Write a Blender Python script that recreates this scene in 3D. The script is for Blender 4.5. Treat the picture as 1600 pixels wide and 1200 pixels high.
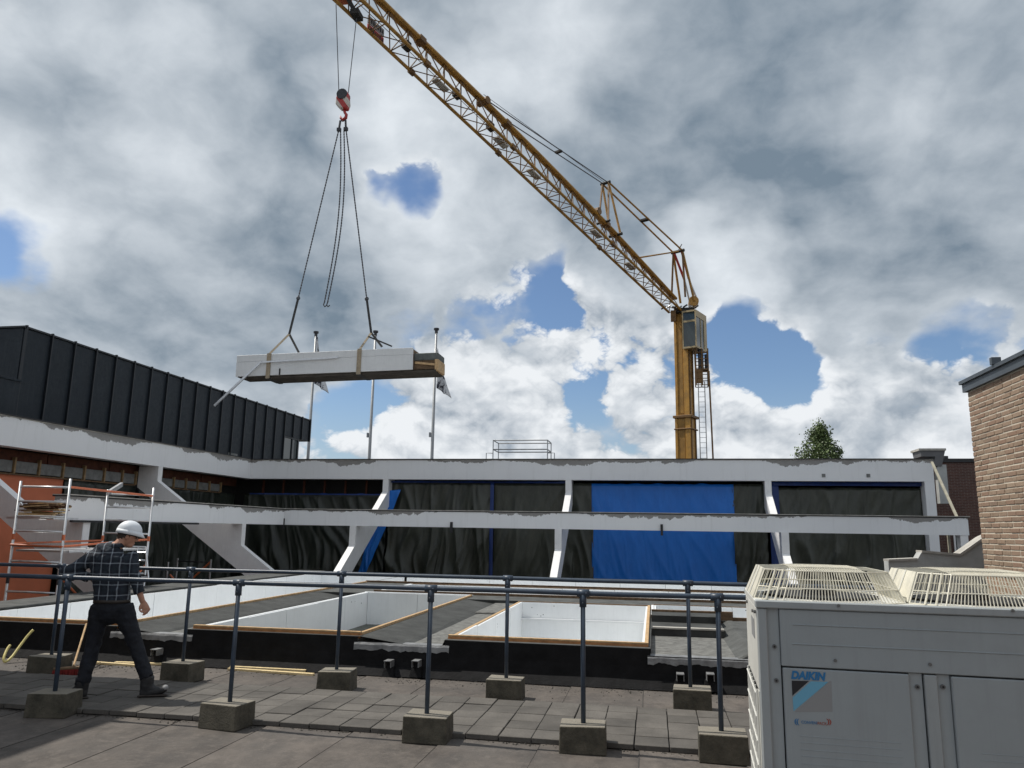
import bpy, bmesh, math, random
from mathutils import Vector, Matrix, Quaternion, noise as mnoise
random.seed(7)
for o in list(bpy.data.objects): bpy.data.objects.remove(o)
SC = bpy.context.scene
COL = SC.collection
rad = math.radians
# ------------------------------------------------------------------ camera
F_PX = 1205.0
YAW, PITCH, ROLL = rad(10.40), rad(10.77), rad(.927)
CAM = Vector((0, 0, 1.80))
_f = Vector((-math.sin(YAW)*math.cos(PITCH), math.cos(YAW)*math.cos(PITCH), math.sin(PITCH)))
_r0 = Vector((math.cos(YAW), math.sin(YAW), 0)); _u0 = _r0.cross(_f)
_r = math.cos(ROLL)*_r0+math.sin(ROLL)*_u0
_u = -math.sin(ROLL)*_r0+math.cos(ROLL)*_u0
cam = bpy.data.cameras.new('camera'); camo = bpy.data.objects.new('camera', cam); COL.objects.link(camo)
cam.sensor_width = 36; cam.lens = F_PX/1600*36; cam.clip_start = .05; cam.clip_end = 5000
camo.matrix_world = Matrix(((_r.x, _u.x, -_f.x, CAM.x), (_r.y, _u.y, -_f.y, CAM.y), (_r.z, _u.z, -_f.z, CAM.z), (0, 0, 0, 1)))
SC.camera = camo
# photo pixel -> point on a known plane of the place
def ray(x, y): return _f+_r*((x-800)/F_PX)-_u*((y-600)/F_PX)
def on_y(x, y, Y): d = ray(x, y); return CAM+d*(Y/d.y)
def on_x(x, y, X): d = ray(x, y); return CAM+d*(X/d.x)
def on_z(x, y, Z): d = ray(x, y); return CAM+d*((Z-CAM.z)/d.z)
def at_d(x, y, D): return CAM+ray(x, y)*D

# ------------------------------------------------------------------ world + sun
SUN_EL, SUN_AZ = rad(58), rad(6)
SUNV = Vector((-math.cos(SUN_EL)*math.cos(SUN_AZ), math.cos(SUN_EL)*math.sin(SUN_AZ), math.sin(SUN_EL)))
W = bpy.data.worlds.new('World'); SC.world = W; W.use_nodes = True
wt = W.node_tree; wt.nodes.clear()
def wn(t, **k):
    n = wt.nodes.new(t)
    for a, b in k.items(): setattr(n, a, b)
    return n
def wl(a, b): wt.links.new(a, b)
def wmath(op, a, b=None, c=None, clamp=False):
    n = wn('ShaderNodeMath', operation=op, use_clamp=clamp)
    for i, v in enumerate((a, b, c)):
        if v is None: continue
        if isinstance(v, (int, float)): n.inputs[i].default_value = v
        else: wl(v, n.inputs[i])
    return n.outputs[0]
def wvec(op, a, b=None, scale=None):
    n = wn('ShaderNodeVectorMath', operation=op)
    for i, v in enumerate((a, b)):
        if v is None: continue
        if isinstance(v, (tuple, Vector)): n.inputs[i].default_value = tuple(v)
        else: wl(v, n.inputs[i])
    if scale is not None:
        if isinstance(scale, (int, float)): n.inputs['Scale'].default_value = scale
        else: wl(scale, n.inputs['Scale'])
    return n.outputs['Value'] if op == 'DOT_PRODUCT' else n.outputs[0]
def wmap(v, a, b, c=0., d=1., smooth=True):
    n = wn('ShaderNodeMapRange'); n.interpolation_type = 'SMOOTHSTEP' if smooth else 'LINEAR'
    wl(v, n.inputs['Value']); n.inputs['From Min'].default_value = a; n.inputs['From Max'].default_value = b
    n.inputs['To Min'].default_value = c; n.inputs['To Max'].default_value = d
    return n.outputs[0]
def wmix(f, a, b):
    n = wn('ShaderNodeMix', data_type='RGBA')
    if isinstance(f, (int, float)): n.inputs[0].default_value = f
    else: wl(f, n.inputs[0])
    for i, v in ((6, a), (7, b)):
        if isinstance(v, tuple): n.inputs[i].default_value = (*v, 1)
        else: wl(v, n.inputs[i])
    return n.outputs[2]
def wnoise(vec, scale, detail=6, rough=.55, dist=0.):
    n = wn('ShaderNodeTexNoise'); wl(vec, n.inputs['Vector']); n.inputs['Scale'].default_value = scale
    n.inputs['Detail'].default_value = detail; n.inputs['Roughness'].default_value = rough; n.inputs['Distortion'].default_value = dist
    return n
DIR = wn('ShaderNodeTexCoord').outputs['Generated']
DIRN = wvec('NORMALIZE', DIR)
wz = wn('ShaderNodeSeparateXYZ'); wl(DIRN, wz.inputs[0]); DZ = wz.outputs['Z']
def wnoise2(vec, scale, detail=0, rough=.5, signed=False):
    n = wnoise(vec, scale, detail, rough); n.noise_dimensions = '2D'
    if signed: n.normalize = False
    return n
def wcomb(x, y):
    n = wn('ShaderNodeCombineXYZ')
    for i, v in enumerate((x, y)):
        if isinstance(v, (int, float)): n.inputs[i].default_value = v
        else: wl(v, n.inputs[i])
    return n.outputs[0]
def wwarp2(v, scale, amp, det): return wvec('SCALE', wvec('SUBTRACT', wnoise2(v, scale, det, .6).outputs['Color'], (.5, .5, .5)), scale=amp)
# (azimuth, elevation) of the view direction: clouds near the horizon
AZM = wmath('ARCTAN2', wz.outputs['X'], wz.outputs['Y']); ELV = wmath('ARCSINE', DZ)
Q = wcomb(AZM, wmath('MULTIPLY', ELV, 1.35))
# cloud deck seen from below: flattening towards the horizon
INV = wmath('DIVIDE', 1.0, wmath('ADD', wmath('MAXIMUM', DZ, 0.0), .45))
P2 = wcomb(wmath('MULTIPLY', wz.outputs['X'], INV), wmath('MULTIPLY', wz.outputs['Y'], INV))
W1 = wwarp2(Q, 6.0, .10, 2); W2 = wwarp2(Q, 24.0, .030, 2)
QW = wvec('ADD', Q, wvec('ADD', W1, W2))
W3 = wn('ShaderNodeSeparateXYZ'); wl(wvec('ADD', W1, W2), W3.inputs[0])
# wobbling directions so that gaps get ragged outlines
DW = wvec('NORMALIZE', wvec('ADD', DIRN, wcomb(W3.outputs['X'], W3.outputs['Y'])))
def blobs(lst):
    acc = None
    for (x, y, r, w) in lst:
        d = ray(x, y).normalized(); ang = math.atan(r/F_PX)
        b = wmap(wvec('DOT_PRODUCT', DW, tuple(d)), math.cos(ang*1.5), 1.0, 0, w, False)
        acc = b if acc is None else wmath('ADD', acc, b)
    return acc
def billow(v, base, octs, gain=.55):
    acc = None
    for i in range(octs):
        t_ = wmath('MULTIPLY', wmath('ABSOLUTE', wnoise2(wvec('ADD', v, (1.37*i+.6, 4.1-2.3*i, 0)), base*2.1**i, 0, .5, True).outputs['Fac']), gain**i)
        acc = t_ if acc is None else wmath('ADD', acc, t_)
    return acc
GAPS = [(630, 286, 38, -.36), (8, 380, 50, -.46), (838, 466, 58, -.40), (1058, 376, 46, -.38), (865, 380, 36, -.22),
        (1180, 552, 78, -.42), (1110, 512, 44, -.24), (1505, 512, 44, -.28), (1310, 560, 60, -.20), (612, 500, 44, -.26),
        (545, 628, 40, -.24), (905, 622, 42, -.24), (1245, 592, 50, -.2), (745, 488, 40, -.22), (940, 560, 34, -.18), (1430, 535, 40, -.14)]
DECK = [(330, 390, 240, .62), (1330, 330, 270, .32), (1000, 150, 290, .28), (480, 60, 190, .26), (90, 190, 170, .22), (1480, 110, 280, .24),
        (740, 420, 90, .20), (1230, 430, 110, .22), (450, 440, 140, .40), (1480, 430, 150, .18), (1150, 250, 180, .24), (760, 300, 60, .08), (800, -100, 500, .1)]
BRIGHT = [(300, 190, 105, .55), (650, 170, 100, .35), (665, 350, 80, .18), (1130, 400, 80, .5), (60, 300, 70, .3), (880, 60, 90, .25), (1340, 150, 70, .22), (560, 180, 60, .2), (200, 30, 80, .2)]
gap = blobs(GAPS); deckb = blobs(DECK); brb = blobs(BRIGHT)
# --- cumulus
def cumulus(v, octs):
    big = wnoise2(wvec('ADD', v, (2.3, 7.7, 0)), 3.4, 3, .55).outputs['Fac']
    puff = billow(v, 5.6, octs, .58)
    return wmath('ADD', big, wmath('MULTIPLY', wmath('SUBTRACT', puff, .52), .36)), puff
cum, puff = cumulus(wvec('ADD', Q, wvec('SCALE', wvec('ADD', W1, W2), scale=.22)), 6)
cuml, _p = cumulus(wvec('ADD', wvec('ADD', Q, wvec('SCALE', W1, scale=.22)), (-.012, .034, 0)), 4)
cg = wmath('ADD', cum, gap)
ccover = wmap(cg, .325, .425)
relief = wmap(wmath('SUBTRACT', cum, cuml), -.17, .17, -1., 1., False)
cb = wmath('ADD', wmath('ADD', .60, wmath('MULTIPLY', relief, .42)), wmath('MULTIPLY', wmath('SUBTRACT', puff, .50), .45))
cb = wmath('SUBTRACT', cb, wmath('MULTIPLY', wmap(cg, .50, .80), .22))
cb = wmath('MINIMUM', wmath('MAXIMUM', cb, 0.0), 1.0)
ccol1 = wmix(cb, (.30, .36, .43), (.86, .89, .92))
# --- grey deck above
dn = wnoise2(P2, 2.6, 6, .56).outputs['Fac']
dk = wmath('ADD', wmath('ADD', wmath('MULTIPLY', wmath('SUBTRACT', dn, .5), 1.15), deckb), wmath('MULTIPLY', gap, .9))
dk = wmath('ADD', dk, wmap(DZ, .30, .75, -.06, .26, False))
dcover = wmap(dk, .0, .30)
dn2 = wnoise2(wvec('ADD', P2, wvec('SCALE', W1, scale=.6)), 3.3, 7, .56).outputs['Fac']
dn3 = wnoise2(wvec('ADD', wvec('ADD', P2, wvec('SCALE', W1, scale=.6)), (-.05, .03, 0)), 3.3, 3, .50).outputs['Fac']
drel = wmap(wmath('SUBTRACT', dn2, dn3), -.14, .14, -1., 1., False)
db = wmath('ADD', wmath('ADD', wmath('MULTIPLY', wmath('SUBTRACT', dn2, .5), 1.05), wmap(dk, .0, 1.05, .64, .08, False)), wmath('MULTIPLY', brb, 1.0))
db = wmath('ADD', db, wmath('MULTIPLY', drel, .10))
db = wmath('MINIMUM', wmath('MAXIMUM', db, 0.0), 1.0)
ccol2 = wmix(db, (.185, .245, .31), (.77, .82, .87))
sky = wn('ShaderNodeTexSky'); sky.sky_type = 'NISHITA'; sky.sun_disc = False
sky.sun_elevation = SUN_EL; sky.sun_rotation = rad(-84); sky.altitude = 0; sky.air_density = 1.0; sky.dust_density = .6; sky.ozone_density = 2.0
skyc = wn('ShaderNodeMix', data_type='RGBA', blend_type='MULTIPLY'); skyc.inputs[0].default_value = 1
wl(sky.outputs[0], skyc.inputs[6]); skyc.inputs[7].default_value = (.088, .096, .106, 1)
haze_low = wmap(DZ, .0, .20, .55, 0.)
skyh = wmix(haze_low, skyc.outputs[2], (.44, .53, .62))
fin_ = wmix(dcover, wmix(ccover, skyh, ccol1), ccol2)
bg = wn('ShaderNodeBackground'); wl(fin_, bg.inputs[0]); bg.inputs[1].default_value = 1.0
W.cycles.sampling_method = 'MANUAL'; W.cycles.sample_map_resolution = 256
wo = wn('ShaderNodeOutputWorld'); wl(bg.outputs[0], wo.inputs[0])

sl = bpy.data.lights.new('sun', 'SUN'); sl.energy = 4.2; sl.angle = rad(.53); sl.color = (1, .95, .87)
so = bpy.data.objects.new('sun', sl); COL.objects.link(so)
so.rotation_euler = (-SUNV).to_track_quat('-Z', 'Y').to_euler(); so.location = (-20, 5, 40)
SC.view_settings.view_transform = 'Standard'; SC.view_settings.look = 'None'
SC.view_settings.exposure = 0.0; SC.view_settings.gamma = 1.0; SC.view_settings.use_curve_mapping = False

# ------------------------------------------------------------------ materials
MATS = {}
def nodes(name):
    m = bpy.data.materials.new(name); m.use_nodes = True; MATS[name] = m
    nt = m.node_tree; b = nt.nodes['Principled BSDF']
    return m, nt, b
def mnode(nt, t, **k):
    n = nt.nodes.new(t)
    for a, b in k.items(): setattr(n, a, b)
    return n
def mmath(nt, op, a, b=None, clamp=False):
    n = nt.nodes.new('ShaderNodeMath'); n.operation = op; n.use_clamp = clamp
    for i, v in enumerate((a, b)):
        if v is None: continue
        if isinstance(v, (int, float)): n.inputs[i].default_value = v
        else: nt.links.new(v, n.inputs[i])
    return n.outputs[0]
def mmix(nt, f, a, b):
    n = nt.nodes.new('ShaderNodeMix'); n.data_type = 'RGBA'
    if isinstance(f, (int, float)): n.inputs[0].default_value = f
    else: nt.links.new(f, n.inputs[0])
    for i, v in ((6, a), (7, b)):
        if isinstance(v, tuple): n.inputs[i].default_value = (*v[:3], 1)
        else: nt.links.new(v, n.inputs[i])
    return n.outputs[2]
def mnoise_(nt, vec, scale, detail=5, rough=.6):
    n = nt.nodes.new('ShaderNodeTexNoise'); n.inputs['Scale'].default_value = scale
    n.inputs['Detail'].default_value = detail; n.inputs['Roughness'].default_value = rough
    if vec is not None: nt.links.new(vec, n.inputs['Vector'])
    return n.outputs['Fac']
def mramp(nt, v, a, b, c=0., d=1.):
    n = nt.nodes.new('ShaderNodeMapRange'); nt.links.new(v, n.inputs['Value'])
    n.inputs['From Min'].default_value = a; n.inputs['From Max'].default_value = b; n.inputs['To Min'].default_value = c; n.inputs['To Max'].default_value = d
    return n.outputs[0]
def bump(nt, b, h, strength=.3, dist=.02):
    n = nt.nodes.new('ShaderNodeBump'); n.inputs['Strength'].default_value = strength; n.inputs['Distance'].default_value = dist
    nt.links.new(h, n.inputs['Height']); nt.links.new(n.outputs[0], b.inputs['Normal'])
def wpos(nt): return nt.nodes.new('ShaderNodeNewGeometry').outputs['Position']
def opos(nt): return nt.nodes.new('ShaderNodeTexCoord').outputs['Object']
def mat(name, col, rough=.7, var=.25, scale=6., metal=0., bmp=.0, bscale=40., dark=None, spec=None, rnd=0.):
    m, nt, b = nodes(name)
    p = wpos(nt)
    n = mnoise_(nt, p, scale, 6, .62)
    lo = tuple(c*(1-var) for c in col) if dark is None else dark
    hi = tuple(min(1, c*(1+var*.6)) for c in col)
    c = mmix(nt, mramp(nt, n, .3, .7), lo, hi)
    if rnd:
        oi = nt.nodes.new('ShaderNodeObjectInfo').outputs['Random']
        hs = nt.nodes.new('ShaderNodeHueSaturation'); nt.links.new(c, hs.inputs['Color'])
        nt.links.new(mramp(nt, oi, 0, 1, 1-rnd, 1+rnd), hs.inputs['Value']); c = hs.outputs[0]
    nt.links.new(c, b.inputs['Base Color'])
    b.inputs['Roughness'].default_value = rough; b.inputs['Metallic'].default_value = metal
    if spec is not None: b.inputs['Specular IOR Level'].default_value = spec
    if bmp: bump(nt, b, mnoise_(nt, p, bscale, 5, .65), bmp)
    return m
# plain family
mat('white_paint', (.70, .71, .72), .55, .06, 3, bmp=.08, bscale=30)
mat('white_board', (.80, .82, .83), .5, .05, 1.5)
mat('fin_white', (.78, .78, .78), .6, .06, 2.5, bmp=.1)
mat('bitumen_black', (.011, .011, .012), .8, .5, 5, bmp=.5, bscale=12, spec=.2)
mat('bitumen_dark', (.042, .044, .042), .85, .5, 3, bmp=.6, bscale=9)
mat('bitumen_grey', (.075, .078, .075), .9, .45, 4, bmp=.5, bscale=25)
mat('seam_dark', (.055, .051, .047), .9, .4, 8)
mat('gravel_grey', (.16, .16, .15), .95, .5, 9, bmp=.6, bscale=60)
mat('lead', (.25, .255, .26), .55, .45, 6, metal=.3, bmp=.5, bscale=14)
mat('timber', (.50, .33, .17), .75, .35, 14, bmp=.2)
mat('timber_orange', (.42, .19, .07), .7, .4, 10, bmp=.2)
mat('pine', (.70, .55, .30), .7, .25, 12)
mat('prop_wood', (.34, .32, .25), .8, .25, 6)
mat('old_wood', (.16, .10, .055), .85, .5, 14, bmp=.3)
mat('stud_wood', (.30, .20, .10), .8, .4, 8)
mat('soffit_wood', (.085, .026, .012), .85, .5, 6)
mat('rail_paint', (.034, .053, .082), .42, .3, 9, bmp=.05)
mat('galv', (.42, .43, .44), .42, .25, 9, metal=.7)
mat('alu', (.62, .63, .64), .38, .15, 9, metal=.75)
mat('orange_paint', (.50, .13, .05), .5, .2, 8)
mat('orange_wall', (.58, .165, .078), .7, .12, 1.6, bmp=.05)
mat('concrete_panel', (.20, .205, .20), .9, .35, 5, bmp=.3)
mat('black_clad', (.013, .019, .026), .6, .15, 1.2, spec=.25)
mat('black_seam', (.010, .013, .017), .45, .1, 3)
mat('cap_black', (.02, .02, .022), .6, .2, 6)
mat('cap_light', (.42, .40, .36), .7, .3, 5)
mat('interior', (.03, .03, .03), .9, .2, 2)
mat('asphalt', (.06, .06, .06), .9, .3, .5)
mat('crane_yellow', (.46, .235, .035), .5, .3, 2.2)
mat('crane_dark', (.17, .085, .022), .6, .4, 4)
mat('crane_web_shade', (.33, .17, .03), .6, .35, 2)  # recessed mast web: shade put into a darker yellow
mat('jib_shaded', (.38, .195, .032), .55, .35, 3)  # crane yellow darkened: backlit shade put into the jib's colour
mat('crane_black', (.02, .018, .015), .7, .4, 4)
mat('cab_cream', (.40, .31, .17), .5, .2, 2)
mat('steel_dark', (.06, .06, .065), .5, .3, 12, metal=.6)
mat('rope', (.10, .10, .11), .6, .2, 8, metal=.4)
mat('hook_red', (.42, .035, .03), .5, .3, 6)
mat('strap', (.33, .27, .19), .85, .3, 18)
mat('strap_dark', (.05, .05, .05), .85, .3, 18)
mat('load_white', (.66, .67, .67), .55, .06, 1.4)
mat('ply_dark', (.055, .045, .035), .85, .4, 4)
mat('core_grey', (.11, .12, .115), .8, .4, 4)
mat('flagpole', (.30, .31, .32), .45, .15, 3, metal=.3)
mat('ac_shaded', (.31, .335, .345), .48, .05, 2.5)  # front of the casing: shade put into a darker copy of its colour
mat('ac_panel_shaded', (.29, .32, .335), .5, .05, 2.5)  # front panels, colour darkened the same way for shade
mat('ac_lit', (.62, .62, .58), .45, .05, 3)  # sunlight put into a paler casing colour for sides, top and mesh
mat('wire_cream', (.68, .65, .54), .5, .15, 8)
mat('coil', (.012, .012, .013), .6, .3, 30)
mat('screw', (.16, .16, .16), .4, .1, 20, metal=.6)
mat('print_blue', (.012, .15, .36), .5, 0, 3)
mat('print_cyan', (.13, .36, .52), .5, 0, 3)
mat('print_black', (.008, .008, .012), .5, 0, 3)
mat('print_red', (.33, .06, .03), .5, 0, 3)
mat('print_grey', (.25, .255, .26), .5, 0, 3)
mat('skin', (.42, .22, .15), .55, .15, 9)
mat('hair', (.035, .022, .015), .7, .3, 30)
mat('helmet', (.72, .76, .80), .3, .03, 3)
mat('trouser', (.006, .008, .014), .85, .4, 10, bmp=.4, bscale=18)
mat('belt', (.03, .022, .018), .6, .3, 10)
mat('boot', (.022, .022, .024), .7, .4, 20, bmp=.3)
mat('boot_grey', (.25, .25, .25), .7, .2, 20)
mat('broom_red', (.25, .025, .022), .7, .3, 30)
mat('hose_yellow', (.62, .53, .20), .5, .15, 8)
mat('dark_metal', (.07, .085, .10), .45, .2, 5, metal=.2)
mat('leaf', (.10, .145, .045), .6, .5, .9)
mat('bark', (.08, .06, .04), .9, .3, 6)
mat('mortar', (.56, .51, .42), .95, .18, 12, bmp=.3, bscale=60)
mat('render_grey', (.42, .43, .42), .85, .22, 2.2, bmp=.2)
mat('vent_dark', (.12, .12, .125), .6, .2, 4)
mat('debris', (.05, .046, .04), .95, .5, 30)
mat('lens', (.02, .02, .02), .1, 0, 3)
mat('floor_green', (.10, .105, .085), .6, .4, 4)

def grime(name, amt):
    m = MATS[name]; nt = m.node_tree; b = nt.nodes['Principled BSDF']; p = wpos(nt)
    src = b.inputs['Base Color'].links[0].from_socket
    mp = nt.nodes.new('ShaderNodeMapping'); nt.links.new(p, mp.inputs[0]); mp.inputs['Scale'].default_value = (26, 26, 1.4)
    st_ = mramp(nt, mnoise_(nt, mp.outputs[0], 1.0, 6, .7), .50, .72, 0, amt); sp_ = mramp(nt, mnoise_(nt, p, 7, 8, .75), .50, .70, 0, amt*.8)
    c = mmix(nt, mmath(nt, 'MAXIMUM', st_, sp_), src, (.13, .13, .125)); nt.links.new(c, b.inputs['Base Color'])
    nt.links.new(mramp(nt, mnoise_(nt, p, 9, 6, .7), .3, .7, .38, .62), b.inputs['Roughness'])
for nm, am in (('ac_shaded', .18), ('ac_panel_shaded', .14), ('ac_lit', .30), ('load_white', .14), ('fin_white', .12), ('white_board', .08), ('helmet', .06), ('black_clad', .10), ('crane_yellow', .35), ('wire_cream', .35)): grime(nm, am)
# glass
m, nt, b = nodes('window_glass'); b.inputs['Base Color'].default_value = (.02, .035, .04, 1); b.inputs['Roughness'].default_value = .06; b.inputs['Specular IOR Level'].default_value = .6
# tiles: per-tile tone, weathering
m, nt, b = nodes('paving'); p = wpos(nt)
oi = nt.nodes.new('ShaderNodeObjectInfo').outputs['Random']
n1 = mnoise_(nt, p, 2.2, 6, .65); n2 = mnoise_(nt, p, 55, 4, .7)
c = mmix(nt, mramp(nt, n1, .3, .72), (.070, .064, .057), (.148, .136, .121))
hs = nt.nodes.new('ShaderNodeHueSaturation'); nt.links.new(c, hs.inputs['Color']); nt.links.new(mramp(nt, oi, 0, 1, .74, 1.18), hs.inputs['Value'])
c = mmix(nt, mramp(nt, n2, .35, .75, 0, .55), hs.outputs[0], (.052, .048, .043))
nt.links.new(c, b.inputs['Base Color']); b.inputs['Roughness'].default_value = .92; bump(nt, b, n2, .35, .01)
# roofing felt: streaked, stained
m, nt, b = nodes('felt'); p = wpos(nt)
mp = nt.nodes.new('ShaderNodeMapping'); nt.links.new(p, mp.inputs[0]); mp.inputs['Scale'].default_value = (1.0, .62, 1); mp.inputs['Rotation'].default_value = (0, 0, rad(12))
n1 = mnoise_(nt, mp.outputs[0], 3.4, 10, .72); n2 = mnoise_(nt, p, 130, 3, .75); n3 = mnoise_(nt, p, .8, 6, .65); n4 = mnoise_(nt, p, 11, 8, .75)
c = mmix(nt, mramp(nt, n1, .38, .62), (.060, .051, .045), (.122, .104, .090))
c = mmix(nt, mramp(nt, n3, .44, .64, 0, .6), c, (.088, .080, .074))
c = mmix(nt, mramp(nt, n4, .52, .66, 0, .55), c, (.160, .139, .121))
c = mmix(nt, mramp(nt, n4, .30, .42, .6, 0), c, (.055, .052, .05))
c = mmix(nt, mramp(nt, n2, .55, .75, 0, .5), c, (.21, .20, .185))
oi = nt.nodes.new('ShaderNodeObjectInfo').outputs['Random']
hs = nt.nodes.new('ShaderNodeHueSaturation'); nt.links.new(c, hs.inputs['Color']); nt.links.new(mramp(nt, oi, 0, 1, .84, 1.12), hs.inputs['Value'])
nt.links.new(hs.outputs[0], b.inputs['Base Color']); b.inputs['Roughness'].default_value = .85; bump(nt, b, mmath(nt, 'ADD', n2, mmath(nt, 'MULTIPLY', n4, 1.5)), .45, .008)
# mottled olive concrete foot blocks, colour paler on upward faces
m, nt, b = nodes('block_concrete'); p = wpos(nt)
n1 = mnoise_(nt, p, 7, 7, .7); n2 = mnoise_(nt, p, 60, 4, .7)
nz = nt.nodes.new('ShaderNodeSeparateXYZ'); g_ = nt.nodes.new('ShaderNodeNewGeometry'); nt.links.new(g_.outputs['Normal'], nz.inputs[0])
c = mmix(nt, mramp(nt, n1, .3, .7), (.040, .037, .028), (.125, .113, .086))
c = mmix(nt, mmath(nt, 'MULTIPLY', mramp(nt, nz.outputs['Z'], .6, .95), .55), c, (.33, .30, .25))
nt.links.new(c, b.inputs['Base Color']); b.inputs['Roughness'].default_value = .95; bump(nt, b, n2, .6, .02)
# beams: white paint with a strip of bare concrete along the top where the trim came off
def beam_mat(name, ztop, drop):
    m, nt, b = nodes(name); p = wpos(nt)
    s = nt.nodes.new('ShaderNodeSeparateXYZ'); nt.links.new(p, s.inputs[0])
    xy = nt.nodes.new('ShaderNodeCombineXYZ'); nt.links.new(mmath(nt, 'ADD', s.outputs['X'], s.outputs['Y']), xy.inputs[0])
    big = mnoise_(nt, xy.outputs[0], .33, 2, .5); small = mnoise_(nt, p, 2.6, 6, .72); edge = mnoise_(nt, p, 14, 4, .6)
    lim = mmath(nt, 'ADD', mramp(nt, big, .40, .58, -.05, drop), mramp(nt, small, .3, .7, -.09, .10))
    d = mmath(nt, 'SUBTRACT', mmath(nt, 'SUBTRACT', ztop, s.outputs['Z']), lim)
    f = mramp(nt, d, -.008, .008)
    grey = mmix(nt, edge, (.20, .195, .185), (.31, .30, .29)); wh = mmix(nt, mnoise_(nt, p, 1.1, 5, .6), (.72, .73, .745), (.80, .81, .82))
    drip = mramp(nt, mnoise_(nt, p, 24, 3, .6), .66, .70, 0, .5)
    wh = mmix(nt, mmath(nt, 'MULTIPLY', drip, mramp(nt, d, .05, .3, 1, 0)), wh, (.30, .30, .30))
    mp = nt.nodes.new('ShaderNodeMapping'); nt.links.new(p, mp.inputs[0]); mp.inputs['Scale'].default_value = (3.2, 3.2, .28)
    wh = mmix(nt, mramp(nt, mnoise_(nt, mp.outputs[0], 2.0, 7, .72), .54, .76, 0, .22), wh, (.40, .40, .39))
    nt.links.new(mmix(nt, f, grey, wh), b.inputs['Base Color']); b.inputs['Roughness'].default_value = .65
    bump(nt, b, f, .5, .01)
beam_mat('beam_upper', 4.47, .20)
beam_mat('beam_lower', 2.42, .15)
# tarpaulins
def tarp_mat(name, a, c_, rough):
    m, nt, b = nodes(name); p = wpos(nt)
    mp = nt.nodes.new('ShaderNodeMapping'); nt.links.new(p, mp.inputs[0]); mp.inputs['Scale'].default_value = (1.2, 1.2, .5)
    n = mnoise_(nt, mp.outputs[0], 2.4, 7, .65); n2 = mnoise_(nt, mp.outputs[0], 9, 5, .6)
    nt.links.new(mmix(nt, mramp(nt, n, .3, .72), a, c_), b.inputs['Base Color']); b.inputs['Roughness'].default_value = rough
    bump(nt, b, n2, .25, .04)
tarp_mat('tarp_green', (.022, .026, .019), (.056, .060, .045), .36)
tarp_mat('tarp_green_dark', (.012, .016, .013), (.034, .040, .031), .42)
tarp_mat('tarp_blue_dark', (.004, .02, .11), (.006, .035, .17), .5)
tarp_mat('tarp_blue', (.004, .13, .50), (.008, .165, .60), .42)
# plaid shirt
m, nt, b = nodes('plaid'); p = opos(nt)
s = nt.nodes.new('ShaderNodeSeparateXYZ'); nt.links.new(p, s.inputs[0])
wob = mnoise_(nt, p, 6, 3, .5)
def stripe(v, per, w, off=0.):
    fr = mmath(nt, 'FRACT', mmath(nt, 'ADD', mmath(nt, 'DIVIDE', mmath(nt, 'ADD', v, mmath(nt, 'MULTIPLY', wob, .03)), per), off))
    d = mmath(nt, 'ABSOLUTE', mmath(nt, 'SUBTRACT', fr, .5))
    return mramp(nt, d, w, w*.4)
dx = mmath(nt, 'ADD', s.outputs['X'], mmath(nt, 'MULTIPLY', s.outputs['Y'], .35))
sx = stripe(dx, .098, .085, .3); sz_ = stripe(s.outputs['Z'], .112, .07)
bx = stripe(dx, .098, .30, .8); bz = stripe(s.outputs['Z'], .112, .30, .5)
base = mmix(nt, mmath(nt, 'MULTIPLY', mmath(nt, 'ADD', bx, bz), .5), (.006, .008, .018), (.014, .024, .036))
li = mmath(nt, 'MINIMUM', mmath(nt, 'ADD', mmath(nt, 'MULTIPLY', sx, .62), mmath(nt, 'MULTIPLY', sz_, .55)), 1.0)
nt.links.new(mmix(nt, li, base, (.25, .29, .33)), b.inputs['Base Color']); b.inputs['Roughness'].default_value = .85
bump(nt, b, mnoise_(nt, p, 11, 5, .6), .5, .03)
# bricks
m, nt, b = nodes('brick_tan'); p = wpos(nt)
oi = nt.nodes.new('ShaderNodeObjectInfo').outputs['Random']
cr = nt.nodes.new('ShaderNodeValToRGB'); nt.links.new(oi, cr.inputs[0])
for i, (ps, c) in enumerate(((0, (.25, .185, .13)), (.3, (.31, .225, .16)), (.55, (.255, .165, .115)), (.8, (.35, .27, .195)), (1, (.205, .145, .105)))):
    e = cr.color_ramp.elements[i] if i < 2 else cr.color_ramp.elements.new(ps)
    e.position = ps; e.color = (*c, 1)
n = mnoise_(nt, p, 30, 6, .7)
c = mmix(nt, mramp(nt, n, .3, .75, 0, .55), cr.outputs[0], (.17, .10, .065))
c = mmix(nt, mramp(nt, mnoise_(nt, p, 70, 3, .6), .70, .74, 0, .8), c, (.03, .025, .02))
nt.links.new(c, b.inputs['Base Color']); b.inputs['Roughness'].default_value = .92; bump(nt, b, n, .6, .01)
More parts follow.
